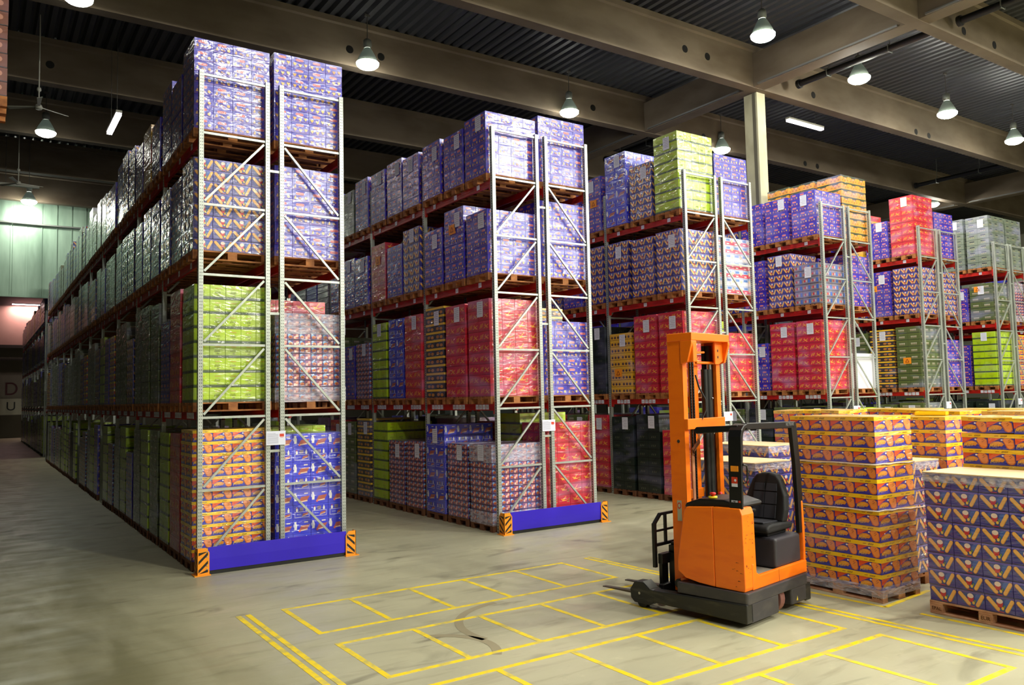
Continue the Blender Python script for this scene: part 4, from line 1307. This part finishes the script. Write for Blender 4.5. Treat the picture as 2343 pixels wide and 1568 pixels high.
# scuffs on the cowl
mb = MB()
rs = random.Random(3)
for k in range(26):
    z = rs.uniform(.42, 1.2); y = .0365
    x = rs.uniform(.07, .24)
    mb.face([(x, y + .002, z), (x + rs.uniform(.004, .03), y + .002, z + .003), (x + .01, y + .002, z + rs.uniform(.008, .02))])
for k in range(7):
    z = rs.uniform(.42, .7); y = rs.uniform(.1, .2)
    mb.face([(.0485, y, z), (.0485, y - .01, z + rs.uniform(.004, .012)), (.0485, y - rs.uniform(.02, .06), z + .002)])
mb.build('scuff_mark', 'scuff', TR)
# dash and emergency stop
mb = MB(); mb.prism([(.12, 1.255), (.82, 1.22), (.80, 1.27), (.62, 1.335), (.3, 1.345), (.12, 1.30)], 'x', .10, .62)
o = mb.build('dashboard', 'plastic_black', TR, bevel=.02)
es = empty('emergency_stop', (.16, .47, 1.345)); es.parent = TR
mb = MB(); mb.lathe([(0, 0), (.05, 0), (.05, .02), (.0, .022)], n=16); mb.build('collar', 'line_paint', es)
mb = MB(); mb.lathe([(0, .02), (.02, .02), (.02, .035), (.035, .04), (.036, .055), (.028, .062), (0, .064)], n=16); mb.build('button', 'estop_red', es)
# overhead guard
og = empty('overhead_guard', (0, 0, 0)); og.parent = TR
mb = MB()
outer = [(.075, 1.26), (.085, 1.7), (.10, 2.04), (.125, 2.115), (.18, 2.165), (.26, 2.185)]
inner = [(.26, 2.135), (.20, 2.12), (.165, 2.08), (.15, 2.03), (.125, 1.7), (.105, 1.26)]
mb.prism(outer + inner, 'y', .055, .215)
mb.build('left_post', 'plastic_black', og, bevel=.008)
mb = MB()
mb.prism([(.24, 2.115), (1.37, 2.085), (1.39, 2.13), (1.37, 2.165), (.24, 2.187)], 'y', .055, .13); mb.build('rear_bar', 'plastic_black', og, bevel=.008)
mb = MB(); mb.prism([(.13, 2.10), (.66, 2.06), (.70, 2.10), (.66, 2.14), (.13, 2.165)], 'x', .16, .225); mb.build('side_bar', 'plastic_black', og, bevel=.008)
mb = MB(); mb.prism([(.13, 2.10), (.66, 2.06), (.70, 2.10), (.66, 2.14), (.13, 2.165)], 'x', 1.26, 1.33); mb.build('side_bar', 'plastic_black', og, bevel=.008)
mb = MB(); mb.box((.2, .62, 2.06), (1.3, .68, 2.13)); mb.build('front_bar', 'plastic_black', og, bevel=.008)
for y in (.27, .40, .52):
    mb = MB(); mb.box((.2, y, 2.10), (1.3, y + .03, 2.135)); mb.build('roof_bar', 'plastic_black', og)
mb = MB()
mb.prism([(1.26, 2.12), (1.39, 2.12), (1.45, 1.60), (1.465, 1.0), (1.44, .84), (1.36, .84), (1.35, 1.2), (1.32, 1.7)], 'y', .055, .11); mb.build('right_post', 'plastic_black', og, bevel=.008)
mb = MB(); mb.tube([(.118, .05, 1.74), (.15, .03, 1.73), (.165, .03, 1.68), (.16, .03, 1.58), (.145, .035, 1.545), (.115, .05, 1.54)], .011, 8); mb.build('grab_handle', 'plastic_black', og)
text_obj('lettering', 'RETRAK', .055, 'lettering_grey', (1.22, .0535, 2.135), (math.pi / 2, 0, 0), og)
text_obj('lettering', 'RT18', .034, 'paper', (.0705, .145, 1.34), (math.pi / 2, 0, -math.pi / 2), og)
mb = MB()
mb.box((.074, .09, 1.665), (.082, .18, 1.725), 0); mb.box((.074, .105, 1.535), (.0825, .175, 1.605), 1); mb.box((.074, .105, 1.50), (.0825, .175, 1.535), 2)
mb.box((.072, .075, 1.33), (.08, .098, 1.35), 1)
mb.prism(ell(.128, 1.57, .014, .014, 10), 'x', .0732, .0738, 2)
mb.build('warning_sticker', ['tag_orange', 'sticker_red', 'paper'], og)
# seat (faces left)
st = empty('driver_seat', (0, 0, 0)); st.parent = TR
rbox('suspension', (.86, .2, .845), (1.30, .62, .90), 'seat_black', .015, st)
mb = MB(); mb.prism([(.74, .90), (1.32, .90), (1.34, .97), (1.20, .985), (.86, 1.0), (.77, .99), (.73, .95)], 'y', .13, .66); o = mb.build('cushion', 'seat_black', st, bevel=.03); o.modifiers[0].segments = 3
mb = MB(); mb.prism([(.80, 1.0), (1.18, .985), (1.18, 1.0), (.80, 1.015)], 'y', .22, .57); mb.build('cushion_insert', 'seat_cloth', st, bevel=.01)
# backrest: rounded outline in the y-z plane, leaning to the right
def bk(y, z, d):
    return (1.13 + (z - .97) * .22 + d, y, z)
out = [(.15, .98), (.135, 1.12), (.15, 1.28), (.20, 1.40), (.23, 1.47), (.28, 1.525), (.36, 1.545), (.46, 1.545), (.54, 1.52), (.59, 1.46), (.62, 1.38), (.66, 1.26), (.67, 1.12), (.65, .98)]
mb = MB()
f_ = [bk(y, z, 0) for y, z in out]; b2 = [bk(y, z, .12) for y, z in out]
n = len(out)
mb.mesh_part(f_ + b2, [tuple(range(n)), tuple(range(2 * n - 1, n - 1, -1))] + [((i + 1) % n, i, n + i, n + (i + 1) % n) for i in range(n)])
o = mb.build('backrest', 'seat_black', st, bevel=.025); o.modifiers[0].segments = 3
for z0, z1 in ((1.02, 1.17), (1.185, 1.32), (1.335, 1.42)):
    mb = MB()
    for y0, y1 in ((.25, .395), (.405, .55)):
        q = [bk(y0, z0, -.012), bk(y1, z0, -.012), bk(y1 - .01 * (z1 > 1.4), z1, -.012), bk(y0 + .01 * (z1 > 1.4), z1, -.012)]
        q2 = [bk(p[1], p[2], .004) for p in q]
        mb.mesh_part(q + q2, [(0, 1, 2, 3), (1, 0, 4, 5), (2, 1, 5, 6), (3, 2, 6, 7), (0, 3, 7, 4)])
    mb.build('backrest_insert', 'seat_cloth', st)
mb = MB(); mb.box((.85, .60, 1.18), (1.2, .68, 1.235)); mb.build('armrest', 'seat_black', st, bevel=.02)
# controls
cn = empty('control_console', (0, 0, 0)); cn.parent = TR
mb = MB(); mb.prism([(.62, 1.20), (1.05, 1.22), (1.10, 1.25), (1.04, 1.262), (.62, 1.24)], 'y', .62, .84); mb.build('armrest_tray', 'tray_beige', cn, bevel=.01)
mb = MB(); mb.box((.64, .68, .5), (.98, .86, 1.2)); mb.build('console_box', 'plastic_grey', cn, bevel=.02)
mb = MB(); mb.lathe([(0, 0), (.02, 0), (.018, .05), (.03, .06), (.025, .09), (0, .1)], (.72, .72, 1.245), 12); mb.build('joystick', 'estop_red', cn)
mb = MB()
ring = [(.46 + .15 * math.cos(2 * math.pi * k / 24), .30 + .15 * math.sin(2 * math.pi * k / 24), 1.205 - .02 * math.cos(2 * math.pi * k / 24)) for k in range(25)]
mb.tube(ring, .017, 8, caps=False); mb.tube([(.33, .30, 1.20), (.46, .30, 1.19), (.59, .30, 1.19)], .013, 6); mb.tube([(.46, .30, 1.19), (.42, .30, 1.02)], .03, 8)
mb.build('steering_wheel', 'plastic_black', cn)
# mast
ms = empty('mast', (0, 0, 0)); ms.parent = TR
def channel(xa, xb, inner):
    mb = MB()
    mb.box((xa, .91, .20), (xb, .955, 3.16)); mb.box((xa, 1.075, .20), (xb, 1.12, 3.16))
    x0 = xa if inner > 0 else xb - .025
    mb.box((x0, .955, .20), (x0 + .025, 1.075, 3.16))
    return mb.build('outer_channel', 'truck_orange', ms)
channel(.30, .385, 1); channel(1.035, 1.12, -1)
def inner_channel(xa, xb):
    mb = MB()
    mb.box((xa, .96, .26), (xb, 1.0, 3.12)); mb.box((xa, 1.03, .26), (xb, 1.07, 3.12)); mb.box(((xa + xb) / 2 - .012, 1.0, .26), ((xa + xb) / 2 + .012, 1.03, 3.12))
    mb.build('inner_channel', 'plastic_black', ms)
inner_channel(.395, .46); inner_channel(.96, 1.025)
mb = MB(); mb.box((.63, 1.00, .3), (.755, 1.06, 3.12)); mb.build('centre_channel', 'truck_orange', ms)
mb = MB(); mb.box((.30, .86, 2.10), (1.12, .91, 2.225)); mb.build('cross_member', 'truck_orange', ms, bevel=.006)
mb = MB(); mb.box((.50, .99, 1.26), (.80, 1.03, 1.37)); mb.build('cross_member', 'truck_orange', ms, bevel=.006)
mb = MB(); mb.box((.30, .92, .22), (1.12, 1.10, .32)); mb.build('cross_member', 'truck_orange', ms, bevel=.006)
mb = MB(); mb.box((.29, .765, 3.155), (1.13, 1.12, 3.25)); mb.build('head_plate', 'truck_orange', ms, bevel=.008)
for xa, xb in ((.285, .325), (1.095, 1.135)):
    mb = MB(); mb.prism([(.765, 3.155), (.765, 3.12), (.83, 2.90), (.93, 2.88), (.93, 3.155)], 'x', xa, xb); mb.build('head_gusset', 'truck_orange', ms, bevel=.006)
mb = MB(); mb.box((.32, .765, 2.90), (.40, .91, 3.155)); mb.build('head_bracket', 'truck_orange', ms, bevel=.01)
mb = MB(); mb.prism([(.92, 3.155), (1.10, 3.155), (1.10, 2.92), (1.0, 2.88), (.92, 2.88)], 'y', .845, .87); mb.build('head_web', 'truck_orange', ms, bevel=.006)
for zz in (3.05, 2.97):
    mb = MB(); mb.prism(ell(.98, zz, .012, .018, 10), 'y', .842, .846); mb.build('bolt_hole', 'black_paint', ms)
mb = MB(); mb.tube([(.62, .93, 2.90), (1.0, .93, 2.90)], .018, 8); mb.tube([(.60, .93, 3.02), (.80, .93, 3.03)], .014, 8); mb.build('tie_rod', 'truck_orange', ms)
for xc, rr_ in ((.90, .055), (.83, .04)):
    mb = MB(); mb.tube([(xc, .955, .35), (xc, .955, 2.82)], rr_, 16); mb.build('lift_cylinder', 'plastic_black', ms)
mb = MB(); mb.tube([(.905, .93, 2.80), (.905, .93, 2.88)], .03, 10); mb.lathe([(0, 0), (.014, 0), (.014, .02), (0, .022)], (.905, .895, 2.45), 8); mb.lathe([(0, 0), (.014, 0), (.014, .02), (0, .022)], (.905, .895, 2.02), 8); mb.build('fitting', 'chrome', ms)
for xc in (.50, .555):
    mb = MB()
    z = .4
    while z < 3.1:
        mb.box((xc - .012, .93, z), (xc + .012, .945, z + .022)); mb.box((xc - .006, .926, z + .022), (xc + .006, .948, z + .034)); z += .034
    mb.build('lift_chain', 'truck_leg' if xc < .52 else 'plastic_black', ms)
mb = MB(); mb.tube([(.43, .90, .45), (.43, .90, 1.78), (.44, .90, 1.86), (.54, .89, 1.95), (.56, .89, 2.05)], .012, 8); mb.tube([(.455, .90, .45), (.455, .90, 1.76), (.465, .90, 1.84), (.565, .89, 1.93), (.585, .89, 2.05)], .012, 8); mb.build('hydraulic_pipe', 'hose_copper', ms)
mb = MB(); mb.tube([(.58, .88, 2.06), (.60, .87, 2.2), (.68, .85, 2.32), (.69, .86, 2.45), (.62, .9, 2.6), (.60, .93, 2.75)], .011, 8); mb.build('hose', 'plastic_black', ms)
mb = MB(); mb.tube([(.56, .89, 2.05), (.56, .89, 2.14)], .018, 8); mb.tube([(.60, .89, 2.05), (.60, .89, 2.12)], .016, 8); mb.build('valve', 'chrome', ms)
mb = MB(); mb.prism(ell(1.0, 1.96, .02, .02, 12), 'x', .294, .30); mb.build('side_bolt', 'chrome', ms)
mb = MB(); mb.box((.2965, .99, 1.02), (.30, 1.05, 1.26), 0); mb.prism(ell(1.02, 1.20, .026, .038, 12), 'x', .2945, .2965, 1); mb.prism(ell(1.02, 1.20, .016, .024, 12), 'x', .2935, .2945, 0); mb.build('side_sticker', ['sign_white', 'sticker_red'], ms)
mb = MB(); mb.prism([(.86, .26), (.98, .26), (.98, .33), (.93, .40), (.86, .40)], 'x', .16, .30); mb.build('reach_bracket', 'truck_orange', ms, bevel=.01)
mb = MB(); mb.prism(ell(.97, .32, .055, .055, 16), 'x', .15, .21); mb.build('reach_roller', 'plastic_black', ms, bevel=.008)
# fork carriage
fc = empty('fork_carriage', (0, 0, 0)); fc.parent = TR
mb = MB()
for x in (.16, 1.24):
    mb.box((x - .012, 1.285, .46), (x + .032, 1.325, .98))
mb.bar((.17, 1.305, .97), (.29, 1.305, 1.075), .035, .035); mb.bar((1.25, 1.305, .97), (1.13, 1.305, 1.075), .035, .035)
mb.box((.28, 1.29, 1.06), (1.14, 1.32, 1.09)); mb.box((.17, 1.29, .70), (1.25, 1.32, .735)); mb.box((.17, 1.295, .87), (1.25, 1.312, .895))
for x in (.38, .60, .80, 1.02):
    mb.box((x, 1.29, .71), (x + .032, 1.32, 1.08))
mb.build('load_backrest', 'plastic_black', fc)
mb = MB(); mb.box((.20, 1.22, .50), (1.22, 1.285, .62)); mb.box((.20, 1.22, .16), (1.22, 1.285, .26)); mb.box((.36, 1.13, .14), (.44, 1.24, .62)); mb.box((.98, 1.13, .14), (1.06, 1.24, .62)); mb.box((.42, 1.2, .2), (1.0, 1.24, .55)); mb.build('carriage_plate', 'plastic_black', fc, bevel=.006)
mb = MB(); mb.box((.40, 1.19, .62), (.56, 1.27, .70)); mb.box((.43, 1.21, .70), (.52, 1.26, .73)); mb.build('camera_box', 'plastic_black', fc, bevel=.006)
for xf in (.30, .76):
    F_ = empty('fork', (0, 0, 0)); F_.parent = fc
    mb = MB()
    x0, x1 = xf - .02, xf + .10
    mb.mesh_part([(x0, 1.30, .06), (x1, 1.30, .06), (x1 - .03, 2.25, .062), (x0 + .03, 2.25, .062), (x0, 1.30, .10), (x1, 1.30, .10), (x1 - .03, 2.25, .073), (x0 + .03, 2.25, .073)],
                 [(3, 2, 1, 0), (4, 5, 6, 7), (0, 1, 5, 4), (1, 2, 6, 5), (2, 3, 7, 6), (3, 0, 4, 7)])
    mb.build('blade', 'fork_steel', F_)
    mb = MB(); mb.prism([(1.285, .06), (1.33, .06), (1.33, .60), (1.285, .62)], 'x', x0, x1); mb.build('shank', 'plastic_black', F_)
